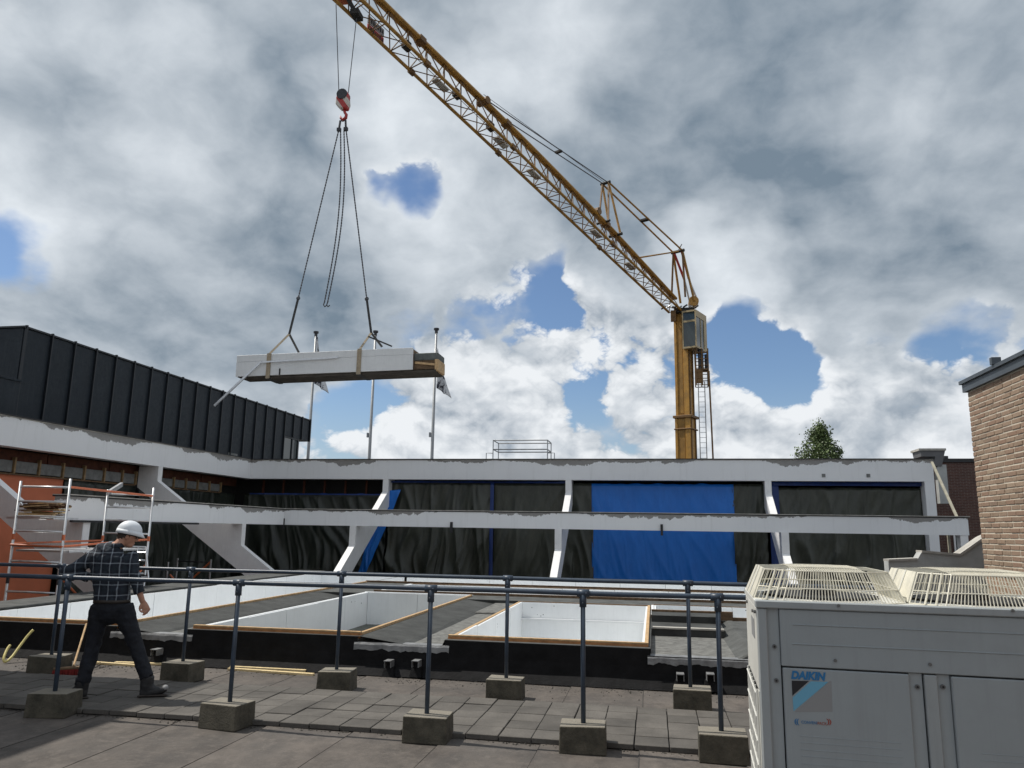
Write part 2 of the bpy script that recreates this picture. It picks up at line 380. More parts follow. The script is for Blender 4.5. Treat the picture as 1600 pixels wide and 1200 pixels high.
def brickwall(name, c1, c2, mo, axis):
    m, nt, b = nodes(name); p = wpos(nt)
    s = nt.nodes.new('ShaderNodeSeparateXYZ'); nt.links.new(p, s.inputs[0])
    cb = nt.nodes.new('ShaderNodeCombineXYZ'); nt.links.new(s.outputs[axis], cb.inputs[0]); nt.links.new(s.outputs['Z'], cb.inputs[1])
    br = nt.nodes.new('ShaderNodeTexBrick'); nt.links.new(cb.outputs[0], br.inputs['Vector']); br.inputs['Scale'].default_value = 1
    br.inputs['Brick Width'].default_value = .22; br.inputs['Row Height'].default_value = .0625; br.inputs['Mortar Size'].default_value = .006
    br.inputs['Color1'].default_value = (*c1, 1); br.inputs['Color2'].default_value = (*c2, 1); br.inputs['Mortar'].default_value = (*mo, 1)
    c = mmix(nt, mramp(nt, mnoise_(nt, p, 5, 5, .6), .35, .7, 0, .4), br.outputs[0], tuple(v*.6 for v in c1))
    nt.links.new(c, b.inputs['Base Color']); b.inputs['Roughness'].default_value = .92
    bump(nt, b, mmath(nt, 'SUBTRACT', 1.0, br.outputs['Fac']), .6, .008)
brickwall('brickwall_x', (.33, .21, .14), (.27, .16, .10), (.50, .44, .35), 'Y')
brickwall('brickwall_far', (.115, .055, .042), (.085, .042, .035), (.19, .165, .145), 'X')
# crane stripes for the hook block
m, nt, b = nodes('hook_stripe'); p = opos(nt)
s = nt.nodes.new('ShaderNodeSeparateXYZ'); nt.links.new(p, s.inputs[0])
fr = mmath(nt, 'FRACT', mmath(nt, 'DIVIDE', mmath(nt, 'ADD', s.outputs['X'], mmath(nt, 'MULTIPLY', s.outputs['Z'], .7)), .42))
f = mramp(nt, mmath(nt, 'ABSOLUTE', mmath(nt, 'SUBTRACT', fr, .5)), .22, .26)
nt.links.new(mmix(nt, f, (.55, .50, .44), (.40, .03, .025)), b.inputs['Base Color']); b.inputs['Roughness'].default_value = .5
# flag cloth
m, nt, b = nodes('flag_cloth'); p = opos(nt)
n = mnoise_(nt, p, 3.2, 5, .7)
nt.links.new(mmix(nt, mramp(nt, n, .50, .56), (.62, .63, .65), (.05, .05, .07)), b.inputs['Base Color']); b.inputs['Roughness'].default_value = .85

# ------------------------------------------------------------------ mesh builder
ORG = {}
def origin(o): return ORG.get(o.name, Vector((0, 0, 0))) if o else Vector((0, 0, 0))
def tag(o, label=None, cat=None, group=None, kind=None):
    if label: o['label'] = label
    if cat: o['category'] = cat
    if group: o['group'] = group
    if kind: o['kind'] = kind
    return o
def thing(name, loc, label, cat, group=None):
    o = bpy.data.objects.new(name, None); COL.objects.link(o); o.location = loc; o.empty_display_size = .2
    ORG[o.name] = Vector(loc)
    return tag(o, label, cat, group)
class MB:
    def __init__(s, T=None): s.v = []; s.f = []; s.T = T; s.smooth = False
    def add(s, vs, fs):
        n = len(s.v); s.v += [Vector(q) for q in vs]; s.f += [tuple(i+n for i in f) for f in fs]; return s
    def box(s, x0, x1, y0, y1, z0, z1):
        return s.add([(x0, y0, z0), (x1, y0, z0), (x1, y1, z0), (x0, y1, z0), (x0, y0, z1), (x1, y0, z1), (x1, y1, z1), (x0, y1, z1)],
                     [(0, 3, 2, 1), (4, 5, 6, 7), (0, 1, 5, 4), (1, 2, 6, 5), (2, 3, 7, 6), (3, 0, 4, 7)])
    def obox(s, c, ax, ay, az):
        c, ax, ay, az = map(Vector, (c, ax, ay, az)); vs = [c+i*ax+j*ay+k*az for k in (-1, 1) for i, j in ((-1, -1), (1, -1), (1, 1), (-1, 1))]
        return s.add(vs, [(0, 3, 2, 1), (4, 5, 6, 7), (0, 1, 5, 4), (1, 2, 6, 5), (2, 3, 7, 6), (3, 0, 4, 7)])
    def bar(s, p0, p1, w, h=None, up=(0, 0, 1)):
        p0, p1 = Vector(p0), Vector(p1); d = (p1-p0); L = d.length; d.normalize(); h = h or w
        up = Vector(up); sd = d.cross(up)
        if sd.length < 1e-3: sd = d.cross(Vector((0, 1, 0)))
        sd.normalize(); u = sd.cross(d)
        return s.obox((p0+p1)/2, d*L/2, sd*w/2, u*h/2)
    def tube(s, p0, p1, r, n=8, r1=None, cap=True):
        p0, p1 = Vector(p0), Vector(p1); d = (p1-p0).normalized(); a = d.orthogonal().normalized(); b = d.cross(a); r1 = r if r1 is None else r1
        vs = []
        for p, q in ((p0, r), (p1, r1)):
            for i in range(n): t = 2*math.pi*i/n; vs.append(p+a*(q*math.cos(t))+b*(q*math.sin(t)))
        fs = [(i, (i+1) % n, n+(i+1) % n, n+i) for i in range(n)]
        if cap: fs += [tuple(range(n))[::-1], tuple(range(n, 2*n))]
        return s.add(vs, fs)
    def path(s, pts, r, n=6):
        pts = [Vector(p) for p in pts]; vs = []; m_ = len(pts)
        d = (pts[1]-pts[0]).normalized(); a = d.orthogonal().normalized()
        for i, p in enumerate(pts):
            d = (pts[min(i+1, m_-1)]-pts[max(i-1, 0)]).normalized(); a = (a-d*a.dot(d)).normalized(); b = d.cross(a)
            rr = r[i] if isinstance(r, (list, tuple)) else r
            for k in range(n): t = 2*math.pi*k/n; vs.append(p+a*(rr*math.cos(t))+b*(rr*math.sin(t)))
        fs = [(i*n+k, i*n+(k+1) % n, (i+1)*n+(k+1) % n, (i+1)*n+k) for i in range(m_-1) for k in range(n)]
        fs += [tuple(range(n))[::-1], tuple(range((m_-1)*n, m_*n))]
        return s.add(vs, fs)
    def prism(s, pts, off):
        pts = [Vector(p) for p in pts]; off = Vector(off); n = len(pts)
        return s.add(pts+[p+off for p in pts], [tuple(range(n))[::-1], tuple(range(n, 2*n))]+[(i, (i+1) % n, n+(i+1) % n, n+i) for i in range(n)])
    def ellip(s, c, ax, ay, az, nu=14, nv=9):
        c, ax, ay, az = map(Vector, (c, ax, ay, az)); vs = [c+az]; fs = []
        for j in range(1, nv):
            t = math.pi*j/nv
            for i in range(nu): a = 2*math.pi*i/nu; vs.append(c+ax*(math.sin(t)*math.cos(a))+ay*(math.sin(t)*math.sin(a))+az*math.cos(t))
        vs.append(c-az)
        for i in range(nu): fs.append((0, 1+i, 1+(i+1) % nu))
        for j in range(nv-2):
            for i in range(nu): fs.append((1+j*nu+i, 1+(j+1)*nu+i, 1+(j+1)*nu+(i+1) % nu, 1+j*nu+(i+1) % nu))
        L = len(vs)-1; k = 1+(nv-2)*nu
        for i in range(nu): fs.append((k+i, L, k+(i+1) % nu))
        return s.add(vs, fs)
    def loft(s, secs, side, n=14):
        """secs: (centre, half width along side, half depth); closed ends"""
        side = Vector(side); vs = []; m_ = len(secs)
        cs = [Vector(q[0]) for q in secs]
        for i, (c, rx, ry) in enumerate(secs):
            d = (cs[min(i+1, m_-1)]-cs[max(i-1, 0)]).normalized(); a = (side-d*side.dot(d)).normalized(); b = d.cross(a)
            for k in range(n): t = 2*math.pi*k/n; vs.append(cs[i]+a*(rx*math.cos(t))+b*(ry*math.sin(t)))
        fs = [(i*n+k, i*n+(k+1) % n, (i+1)*n+(k+1) % n, (i+1)*n+k) for i in range(m_-1) for k in range(n)]
        fs += [tuple(range(n))[::-1], tuple(range((m_-1)*n, m_*n))]
        return s.add(vs, fs)
    def build(s, name, matn, parent=None, smooth=False, bevel=0., kind=None, seg=1):
        o = Vector(origin(parent)); me = bpy.data.meshes.new(name)
        vs = [(s.T @ v if s.T else v)-o for v in s.v]
        me.from_pydata([tuple(v) for v in vs], [], s.f); me.update()
        bm = bmesh.new(); bm.from_mesh(me); bmesh.ops.recalc_face_normals(bm, faces=bm.faces); bm.to_mesh(me); bm.free()
        me.materials.append(MATS[matn])
        if smooth:
            for p in me.polygons: p.use_smooth = True
        ob = bpy.data.objects.new(name, me); COL.objects.link(ob)
        if parent: ob.parent = parent
        ORG[ob.name] = o
        if kind: ob['kind'] = kind
        if bevel:
            md = ob.modifiers.new('bevel', 'BEVEL'); md.width = bevel; md.segments = seg; md.limit_method = 'ANGLE'
        return ob
def solo(mb, name, matn, loc, label, cat, group=None, **k):
    """a thing that is one mesh, origin at its base"""
    o = mb.build(name, matn, None, **k); loc = Vector(loc)
    for v in o.data.vertices: v.co -= loc
    o.location = loc; return tag(o, label, cat, group)
def sheet(P, nu, nv, f):
    """P(u,v)->Vector with displacement f; returns MB"""
    mb = MB(); vs = [f(i/nu, j/nv) for j in range(nv+1) for i in range(nu+1)]
    fs = [(j*(nu+1)+i, j*(nu+1)+i+1, (j+1)*(nu+1)+i+1, (j+1)*(nu+1)+i) for j in range(nv) for i in range(nu)]
    return mb.add(vs, fs)
def rnd(a, b): return random.uniform(a, b)
def nz3(x, y=0., z=0.): return mnoise.noise(Vector((x, y, z)))

# ================================================================== SETTING
ZR = -.05                                    # felt level of the near roof
ground = MB().add([(-1500, -1500, -4.02), (1500, -1500, -4.02), (1500, 1500, -4.02), (-1500, 1500, -4.02)], [(0, 1, 2, 3)]).build('ground', 'asphalt'); tag(ground, kind='structure')
roof = MB().box(-20, 3.9, -8, 9.9, -4.0, ZR-.012).build('roof_deck', 'bitumen_grey'); tag(roof, kind='structure')
# felt sheets laid side by side, each lapping over the next
edges = [-4.50+.87*k for k in range(-18, 10)]
for i in range(len(edges)-1):
    x0, x1 = edges[i], edges[i+1]+.09
    if x0 < -19: continue
    x1 = min(x1, 3.85)
    mb = MB(); n = 40; vs = []
    for j in range(n+1):
        y = -7.9+17.75*j/n
        wv = .006*nz3(x0*3, y*1.3)
        vs += [(x0+.010*nz3(x0, y*.9), y, ZR+.004+wv*.4), (x1+.012*nz3(x1, y*.9, 4), y, ZR-.006+wv*.2), (x0+.010*nz3(x0, y*.9), y, ZR-.010)]
    fs = []
    for j in range(n):
        a = j*3; fs += [(a, a+1, a+4, a+3), (a+2, a, a+3, a+5)]
    fsheet = mb.add(vs, fs).build('felt_sheet', 'felt', roof)
    mb = MB(); vs = []
    for j in range(n*2+1):
        y = -7.9+17.75*j/n/2; x = x0+.010*nz3(x0, y*.9); w = .003+.004*nz3(y*3.1, x0)
        vs += [(x-w-.004, y, ZR-.003), (x+.001, y, ZR+.0075)]
    mb.add(vs, [(2*j, 2*j+1, 2*j+3, 2*j+2) for j in range(n*2)]).build('seam_bead', 'seam_dark', fsheet)
# 300 mm concrete paving tiles, five rows
tile_me = None
for r_ in range(5):
    for c_ in range(-33, 15):
        x = -.20+.30*c_+.15; y = 7.22+.30*r_+.15
        if tile_me is None:
            o = MB().box(-.1455, .1455, -.1455, .1455, -.045, 0).build('paving_tile', 'paving', roof, bevel=.004); tile_me = o.data
        else:
            o = bpy.data.objects.new('paving_tile', tile_me); COL.objects.link(o); o.parent = roof
            md = o.modifiers.new('bevel', 'BEVEL'); md.width = .004; md.segments = 1; md.limit_method = 'ANGLE'
        o.location = (x+rnd(-.002, .002), y+rnd(-.002, .002), rnd(-.004, .004)); o.rotation_euler = (rnd(-.008, .008), rnd(-.008, .008), rnd(-.008, .008))
MB().box(-10.1, 4.2, 7.23, 8.71, ZR+.012, ZR+.022).build('joint_bed', 'bitumen_black', roof)
# crumbs and moss along the tile edge and the upstand
mb = MB()
def crumb(x, y, z, s):
    a = rnd(0, 6.28); h = s*rnd(.5, 1)
    p = [Vector((x+s*rnd(.6, 1.2)*math.cos(a+t), y+s*rnd(.6, 1.2)*math.sin(a+t), z)) for t in (0, 1.57, 3.14, 4.71)]
    mb.add(p+[Vector((x+rnd(-.3, .3)*s, y, z+h))], [(0, 1, 4), (1, 2, 4), (2, 3, 4), (3, 0, 4)])
for i in range(520):
    crumb(rnd(-9, 3), 7.22-abs(random.gauss(0, .035))-.005, ZR, rnd(.004, .016))
for i in range(700):
    crumb(rnd(-10, 3), 9.86-abs(random.gauss(0, .22)), ZR, rnd(.004, .014))
for i in range(160):
    crumb(rnd(-8.3, -6.6), 9.45+random.gauss(0, .12), ZR, rnd(.006, .02))
tag(mb.build('roof_grit', 'debris'), 'dark crumbs of moss and grit along the tile edge and upstand', 'grit', kind='stuff')

# ---------------- raised roof with its openings
ZT = .41
OPEN = {'a': (-10.2, -7.45, 10.15, 23.2), 'b': (-6.2, -3.88, 10.15, 16.6), 'c': (-2.6, -.14, 10.2, 15.5), 'd': (-7.40, 2.9, 19.9, 23.2), 'e': (-6.1, 2.9, 16.95, 19.5), 'f': (-.02, 2.9, 13.6, 15.75)}
VALL = {'v1': (-7.38, -6.27, 10.03, 16.6), 'v2': (-3.80, -2.67, 10.03, 15.9), 'rec': (-.06, 1.22, 10.03, 13.45)}
RX0, RX1, RY0, RY1 = -11.15, 3.0, 10.03, 23.75
xs = sorted({RX0, RX1, *[q for v in (*OPEN.values(), *VALL.values()) for q in v[:2]]}); ys = sorted({RY0, RY1, *[q for v in (*OPEN.values(), *VALL.values()) for q in v[2:] if q > RY0]})
mb = MB()
for i in range(len(xs)-1):
    for j in range(len(ys)-1):
        cx, cy = (xs[i]+xs[i+1])/2, (ys[j]+ys[j+1])/2
        if any(a < cx < b_ and c < cy < d for a, b_, c, d in (*OPEN.values(), *VALL.values())): continue
        mb.add([(xs[i], ys[j], ZT), (xs[i+1], ys[j], ZT), (xs[i+1], ys[j+1], ZT), (xs[i], ys[j+1], ZT)], [(0, 1, 2, 3)])
sroof = mb.build('skylight_roof', 'bitumen_grey'); tag(sroof, kind='structure')
# upstand (front), sides and back
mb = MB(); n = 120
def upy(x): return 10.02+.008*nz3(x*1.2)
vs = []
for i in range(n+1):
    x = RX0+(RX1-RX0)*i/n
    vs += [(x, upy(x)-.10, ZR), (x, upy(x)-.02, ZR+.10), (x, upy(x)+.012*nz3(x*3, 2), .2), (x, upy(x), ZT-.005), (x, 10.06, ZT-.002)]
fs = [(i*5+k, (i+1)*5+k, (i+1)*5+k+1, i*5+k+1) for i in range(n) for k in range(4)]
# leave the valley mouths open at the top
fs = [f for f in fs if not (f[0] % 5 >= 2 and any(a < (RX0+(RX1-RX0)*((f[0]//5)+.5)/n) < b_ for a, b_ in ((-3.80, -2.67), (-7.38, -6.27), (-.06, 1.22))))]
mb.add(vs, fs).build('upstand', 'bitumen_black', sroof)
MB().box(RX0-.03, RX0, 9.95, RY1, -4, ZT+.03).box(RX1, RX1+.03, 9.95, RY1, -4, ZT+.03).box(RX0, RX1, RY1, RY1+.03, -4, ZT+.03).build('outer_wall', 'bitumen_grey', sroof)
MB().box(RX0-.05, -10.28, 10.0, RY1, ZT+.004, ZT+.05).build('kerb_cap', 'bitumen_grey', sroof, bevel=.01)
# valleys: felt dressed down from the left kerb, floor, right side
def valley(x0, x1, y0, y1, zf, name):
    mb = MB(); n = 30; vs = []
    prof = [(x0, ZT), (x0+.05, ZT-.004), (x0+.50*(x1-x0), zf+.03), (x0+.58*(x1-x0), zf), (x1-.10, zf), (x1-.03, zf+.03), (x1, ZT)]
    for j in range(n+1):
        y = y0+(y1-y0)*j/n
        for k, (x, z) in enumerate(prof): vs.append((x+.012*nz3(x*4, y*2), y, z+(.012*nz3(x*6, y*2.2, 3) if 0 < k < 6 else 0)))
    m_ = len(prof); fs = [(j*m_+k, j*m_+k+1, (j+1)*m_+k+1, (j+1)*m_+k) for j in range(n) for k in range(m_-1)]
    e = n*m_; mb.add(vs, fs)
    mb.add([(x0, y1, ZT), (x1, y1, ZT), (x1, y1, zf-.02), (x0, y1, zf-.02)], [(0, 1, 2, 3)])
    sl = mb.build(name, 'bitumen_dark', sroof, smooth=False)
    MB().add([(x0+.57*(x1-x0), y0+.01, zf+.008), (x1-.10, y0+.01, zf+.008), (x1-.10, y1-.02, zf+.008), (x0+.57*(x1-x0), y1-.02, zf+.008)], [(0, 1, 2, 3)]).build('gutter_floor', 'gravel_grey', sroof)
    return sl
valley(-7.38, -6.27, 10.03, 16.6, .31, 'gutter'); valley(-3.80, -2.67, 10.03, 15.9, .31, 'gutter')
# a step and rubble inside the middle gutter
MB().box(-3.2, -2.78, 14.1, 15.9, .31, .355).build('gutter_step', 'gravel_grey', sroof, bevel=.02)
# lead dressed over the gutter mouths
def lead(x0, x1, zt, y, label):
    mb = MB(); n = 40; vs = []
    for i in range(n+1):
        x = x0+(x1-x0)*i/n; w = .014*nz3(x*7)+.008*nz3(x*19)
        vs += [(x, y+.16, zt+.002), (x, y-.004, zt+.004+w*.3), (x, y-.016+w*.3, zt-.022+w*.5), (x, y-.020+w*.6, zt-.085+w*2.0)]
    fs = [(i*4+k, (i+1)*4+k, (i+1)*4+k+1, i*4+k+1) for i in range(n) for k in range(3)]
    return mb.add(vs, fs).build('lead_flashing', 'lead', sroof)
lead(-3.88, -2.60, .335, 10.02, ''); lead(-7.45, -6.2, .335, 10.02, ''); lead(-.10, 1.26, .325, 10.02, '')
for a_, b_ in ((-3.85, -2.6), (-7.45, -6.2), (-.1, 1.26)): MB().box(a_, b_, 10.01, 10.06, ZR+.1, .325).build('gutter_front', 'bitumen_black', sroof)
# stepped recess next to the third opening
MB().box(-.06, 1.22, 10.06, 12.2, .12, .32).build('recess_floor', 'gravel_grey', sroof)
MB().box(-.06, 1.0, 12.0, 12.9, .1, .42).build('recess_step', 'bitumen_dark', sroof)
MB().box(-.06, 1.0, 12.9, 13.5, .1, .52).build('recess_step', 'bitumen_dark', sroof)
MB().box(-.04, .98, 11.98, 12.10, .422, .445).build('metal_strip', 'cap_light', sroof)
MB().prism([(.92, 10.08, .30), (1.25, 10.08, .30), (1.25, 10.08, .42), (1.16, 10.08, .42)], (0, 3.4, 0)).build('recess_kerb', 'bitumen_grey', sroof, bevel=.02)
MB().box(-.06, 1.25, 13.5, 13.58, .2, .55).build('rusty_kerb', 'old_wood', sroof)

# linings, timber edges
LABEL = {'a': 'long white-lined roof opening beside the scaffold side of the roof', 'b': 'white-lined roof opening with a greenish floor, between two black gutters',
         'c': 'white-lined roof opening with orange timber front edge and a pale ledge line', 'd': 'wide white-lined roof opening along the far edge below the tarpaulins',
         'e': 'narrow white-lined roof opening with a rusty kerb across the roof', 'f': 'short white-lined roof opening behind the stepped recess'}
DEPTH = {'a': -1.1, 'b': -.24, 'c': -1.0, 'd': -1.0, 'e': -.9, 'f': -.9}
def boards(t, xa, xb, ya, yb, za, zb_, axis):
    a, b_ = (xa, xb) if axis == 'x' else (ya, yb); n = max(1, round((b_-a)/1.22))
    for i in range(n):
        u0, u1 = a+(b_-a)*i/n+(.004 if i else 0), a+(b_-a)*(i+1)/n-(.004 if i < n-1 else 0); dz = rnd(-.006, .006); j_ = rnd(0, .006)
        if axis == 'x': MB().box(u0, u1, ya+j_, yb+j_, za, zb_+dz).build('lining_board', 'white_board', t)
        else: MB().box(xa+j_, xb+j_, u0, u1, za, zb_+dz).build('lining_board', 'white_board', t)
for k, (x0, x1, y0, y1) in OPEN.items():
    t = thing('roof_opening', ((x0+x1)/2, (y0+y1)/2, ZT-1.4), LABEL[k], 'skylight', 'openings in the raised roof')
    zb = DEPTH[k]; th = .03; zt = ZT+.012
    if k == 'a':
        boards(t, x0, x0+th, y0, y1, zb, zt, 'y')
        MB().box(x1-th, x1, y0, 19.85, zb, zt).build('lining_board', 'white_board', t)
    elif k == 'd':
        MB().box(x1-th, x1, y0, y1, zb, zt).build('lining_board', 'white_board', t)
    else:
        boards(t, x0, x0+th, y0, y1, zb, zt, 'y')
        MB().box(x1-th, x1, y0, y1, zb, zt).build('lining_board', 'white_board', t)
    MB().box(x0+th, x1-th, y0, y0+th, zb, zt).build('lining_board', 'white_board', t)
    boards(t, x0+(th+.008 if k != 'd' else .0), x1-th-.002, y1-th-.008, y1-.008, zb, zt, 'x')
    MB().box(x0+th, x1-th, y0+th, y1-th, zb-.05, zb).build('floor_panel', 'floor_green' if k == 'b' else 'white_board', t)
    tm = 'timber'
    fr = 'timber_orange' if k in 'abc' else 'old_wood'
    MB().box(x0-.05, x1+.05, y0-.07, y0-.004, ZT-.035, ZT+.03).build('timber_edge', fr, t, bevel=.004)
    MB().box(x0-.05, x1+.05, y0-.069, y0-.003, ZT+.032, ZT+.05).build('timber_batten', tm if k in 'abc' else 'old_wood', t)
    ye = 19.8 if k == 'a' else y1
    if k != 'd':
        MB().box(x1+.002, x1+.05, y0, ye, ZT-.02, ZT+.035).build('timber_edge', tm if k in 'abc' else 'old_wood', t, bevel=.004)
        if k != 'a': MB().box(x0-.05, x0-.002, y0, y1, ZT-.02, ZT+.02).build('timber_edge', tm if k == 'c' else 'white_board', t, bevel=.004)
    MB().box(x0-.05, x1+.05, y1+.002, y1+.05, ZT-.02, ZT+.03).build('timber_edge', 'white_board' if k in 'abd' else 'old_wood', t)
    if k == 'c': MB().box(x0+th, x1-th, y1-.11, y1-th, .10, .135).build('ledge', 'white_paint', t)
    if k == 'b': MB().box(x0+.9, x1-th, y1-.10, y1-th, -.24, -.20).build('ledge', 'pine', t)
    # nail heads and rub marks
    mb = MB()
    for i in range(7):
        yy = rnd(y0+.3, y1-.3); zz = rnd(ZT-.2, ZT-.05)
        mb.box(x0+th, x0+th+.004, yy, yy+rnd(.006, .025), zz, zz+rnd(.008, .035))
        xx = rnd(x0+.2, x1-.2); zz = rnd(ZT-.25, ZT-.03); mb.box(xx, xx+rnd(.006, .02), y1-th-.004, y1-th, zz, zz+rnd(.008, .03))
    mb.build('nail_marks', 'bitumen_grey', t, kind='stuff')

# ---------------- overflow spouts in the upstand
for (x, y), lb in zip(((243, 1018), (607, 1036), (650, 1036), (1063, 1057), (1110, 1057)), ('in the black upstand behind the worker', 'below the lead of the middle gutter', 'in the upstand next to the spout below the lead', 'in the upstand between two railing posts', 'in the upstand beside the cooling unit')):
    p = on_y(x, y, 9.9)
    t = thing('overflow_spout', (p.x, 9.95, p.z-.07), 'small square grey overflow spout '+lb, 'spout', 'overflow spouts in the upstand')
    h = .045
    MB().box(p.x-h, p.x+h, 9.84, 10.03, p.z+.025, p.z+.034).box(p.x-h, p.x-h+.008, 9.86, 10.03, p.z-.05, p.z+.025).box(p.x+h-.008, p.x+h, 9.86, 10.03, p.z-.05, p.z+.025).build('hood', 'lead', t)
    MB().box(p.x-h+.008, p.x+h-.008, 9.92, 10.03, p.z-.05, p.z+.024).build('throat', 'bitumen_black', t)
    MB().prism([(p.x-h*1.3, 9.92, p.z-.05), (p.x+h*1.3, 9.92, p.z-.05), (p.x+h*1.8, 9.88, p.z-.17), (p.x-h*1.8, 9.88, p.z-.17)], (0, .1, 0)).build('felt_collar', 'bitumen_black', t)

# ================================================================== TERRACED BUILDING
LX, LY, UX, UY = -12.93, 26.0, -16.1, 29.1        # faces of lower and upper beams
bld = thing('terraced_building', (-14, 28, -4), 'white concrete terraced building with slanted fins wrapping the courtyard', 'building')
# upper beams
MB().prism([(UX, 9.0, 3.71), (UX, UY, 3.71), (9.62, UY, 3.71), (9.62, UY+.4, 3.71), (UX-.4, UY+.4, 3.71), (UX-.4, 9.0, 3.71)], (0, 0, .74)).build('upper_beam', 'beam_upper', bld)
MB().prism([(LX, 15.46, 1.88), (LX, LY, 1.88), (9.45, LY, 1.88), (9.45, LY+.35, 1.88), (LX-.35, LY+.35, 1.88), (LX-.35, 15.46, 1.88)], (0, 0, .52)).build('lower_beam', 'beam_lower', bld)
def cap(z, X, Y, x1, y0, h, mt, out, name):
    MB().prism([(X+out, y0, z), (X+out, Y-out, z), (x1+out, Y-out, z), (x1+out, Y+.42, z), (X-.42, Y+.42, z), (X-.42, y0, z)], (0, 0, h)).build(name, mt, bld)
cap(4.451, UX, UY, 9.62, 9.0, .022, 'cap_light', .02, 'edge_strip'); cap(4.474, UX, UY, 9.62, 9.0, .035, 'cap_black', .045, 'roof_edge_trim')
cap(2.401, LX, LY, 9.45, 15.46, .03, 'cap_black', .02, 'edge_strip'); cap(2.432, LX, LY, 9.45, 15.46, .022, 'cap_light', .05, 'parapet_cap')
# fins, profile in (outward, z)
PF = [(-.72, 3.71), (0, 3.71), (0, 3.23), (1.99, 1.88), (3.17, 1.88), (3.17, 1.21), (6.0, -.72), (6.0, -1.9), (5.35, -1.9), (5.35, -1.05), (3.15, .43), (.98, 1.88), (-.72, 3.02)]
PF = [(o_-.004 if abs(o_) < .01 or abs(o_-3.17) < .01 else o_, z) for o_, z in PF]
def fin(kind, c, w=.23):
    if kind == 'rear': pts = [(c-w/2, UY-o_, z) for o_, z in PF]; off = (w, 0, 0)
    else: pts = [(UX+o_, c-w/2, z) for o_, z in PF]; off = (0, w, 0)
    # the profile is concave: split into strips
    mb = MB(); a = [0, 1, 2, 3, 11, 12]; b_ = [11, 3, 4, 5, 6, 7, 8, 9, 10]
    lst = [[0, 1, 2, 12], [12, 2, 3, 11], [11, 3, 4, 5, 10], [10, 5, 6, 9], [9, 6, 7, 8]]
    n = len(pts); P = [Vector(p) for p in pts]; off = Vector(off)
    vs = P+[p+off for p in P]; fs = []
    for q in lst: fs += [tuple(q)[::-1], tuple(i+n for i in q)]
    fs += [(i, (i+1) % n, n+(i+1) % n, n+i) for i in range(n)]
    return mb.add(vs, fs).build('fin', 'fin_white', bld)
for c in (-10.32, -3.12, 4.08): fin('rear', c)
for c in (16.14, 23.25): fin('left', c)
# end wall of the rear wing
MB().box(9.30, 9.62, UY+.002, UY+.5, -4, 3.708).build('end_column', 'beam_upper', bld)
MB().box(9.30, 9.62, UY+.5, UY+8, -4, 4.44).build('end_wall', 'concrete_panel', bld)
MB().box(9.2, 9.42, LY+.02, LY+.33, -4, 1.878).build('end_post', 'fin_white', bld)
# body: roof slab, back walls, floors
MB().box(UX-.4, 9.6, UY+.4, UY+9, 4.2, 4.40).box(-26, UX-.4, 6, UY+9, 4.2, 4.40).build('roof_slab', 'bitumen_grey', bld)
MB().box(UX-1.4, UX-1.3, 6, UY+1.3, -4, 4.2).box(UX-1.4, 9.3, UY+1.3, UY+1.4, -4, 4.2).build('inner_wall', 'interior', bld)
# bracket stubs hanging from the lower beam
for p in (on_y(442, 818, LY-.05), on_y(705, 824, LY-.05), on_y(1034, 828, LY-.05)):
    MB().box(p.x-.04, p.x+.04, LY-.07, LY-.002, p.z-.18, p.z+.18).build('bracket', 'cap_black', bld)
for px in (1287, 1357):
    p = on_y(px, 743, UY-.02); MB().box(p.x-.06, p.x+.06, UY-.02, UY-.002, p.z-.06, p.z+.06).build('patch_plate', 'concrete_panel', bld)
# timber and panels below the upper beam, left wing
XP = UX-.8
yb = [16.2, 17.25, 18.07, 18.94, 19.84, 20.71, 21.58, 22.43, 23.1]
for i in range(24): MB().box(XP-.12-.01*(i % 2), XP-.06-.012*(i % 3), 9.0+.86*i, 9.0+.86*i+.84, 3.42, 3.72).build('soffit_board', 'soffit_wood', bld)
for i in range(len(yb)):
    MB().box(XP-.05, XP+.05, yb[i]-.028, yb[i]+.028, 3.10, 3.53).build('stud', 'stud_wood', bld)
    if i < len(yb)-1: MB().box(XP-.06, XP-.01, yb[i]+.03, yb[i+1]-.03, 3.13, 3.44).build('infill_panel', 'concrete_panel', bld, bevel=.008)
yb2 = [24.4, 25.2, 25.95, 26.7, 27.5, 28.3]
for i in range(len(yb2)):
    MB().box(XP-.05, XP+.05, yb2[i]-.024, yb2[i]+.024, 3.12, 3.50).build('stud', 'stud_wood', bld)
    if i < len(yb2)-1: MB().box(XP-.06, XP-.01, yb2[i]+.03, yb2[i+1]-.03, 3.15, 3.42).build('infill_panel', 'concrete_panel', bld, bevel=.008)
MB().box(XP-.03, XP+.03, 16.2, 23.1, 3.06, 3.10).box(XP-.03, XP+.03, 24.4, 28.3, 3.08, 3.12).build('sill_board', 'old_wood', bld)
# studs in the dark bay of the rear wing
for i in range(7):
    x = -15.9+.9*i; MB().box(x-.035, x+.035, UY+.75, UY+.84, 3.1, 3.70).build('stud', 'soffit_wood', bld)
# orange painted infill wall
o = MB().box(XP-.10, XP-.065, 8.0, 20.0, -4, 3.06).build('orange_wall', 'orange_wall', bld)
# anti-bird bar under the beam
MB().box(LX-.02, LX+.06, 15.6, 20.6, 1.83, 1.878).build('steel_angle', 'cap_black', bld)

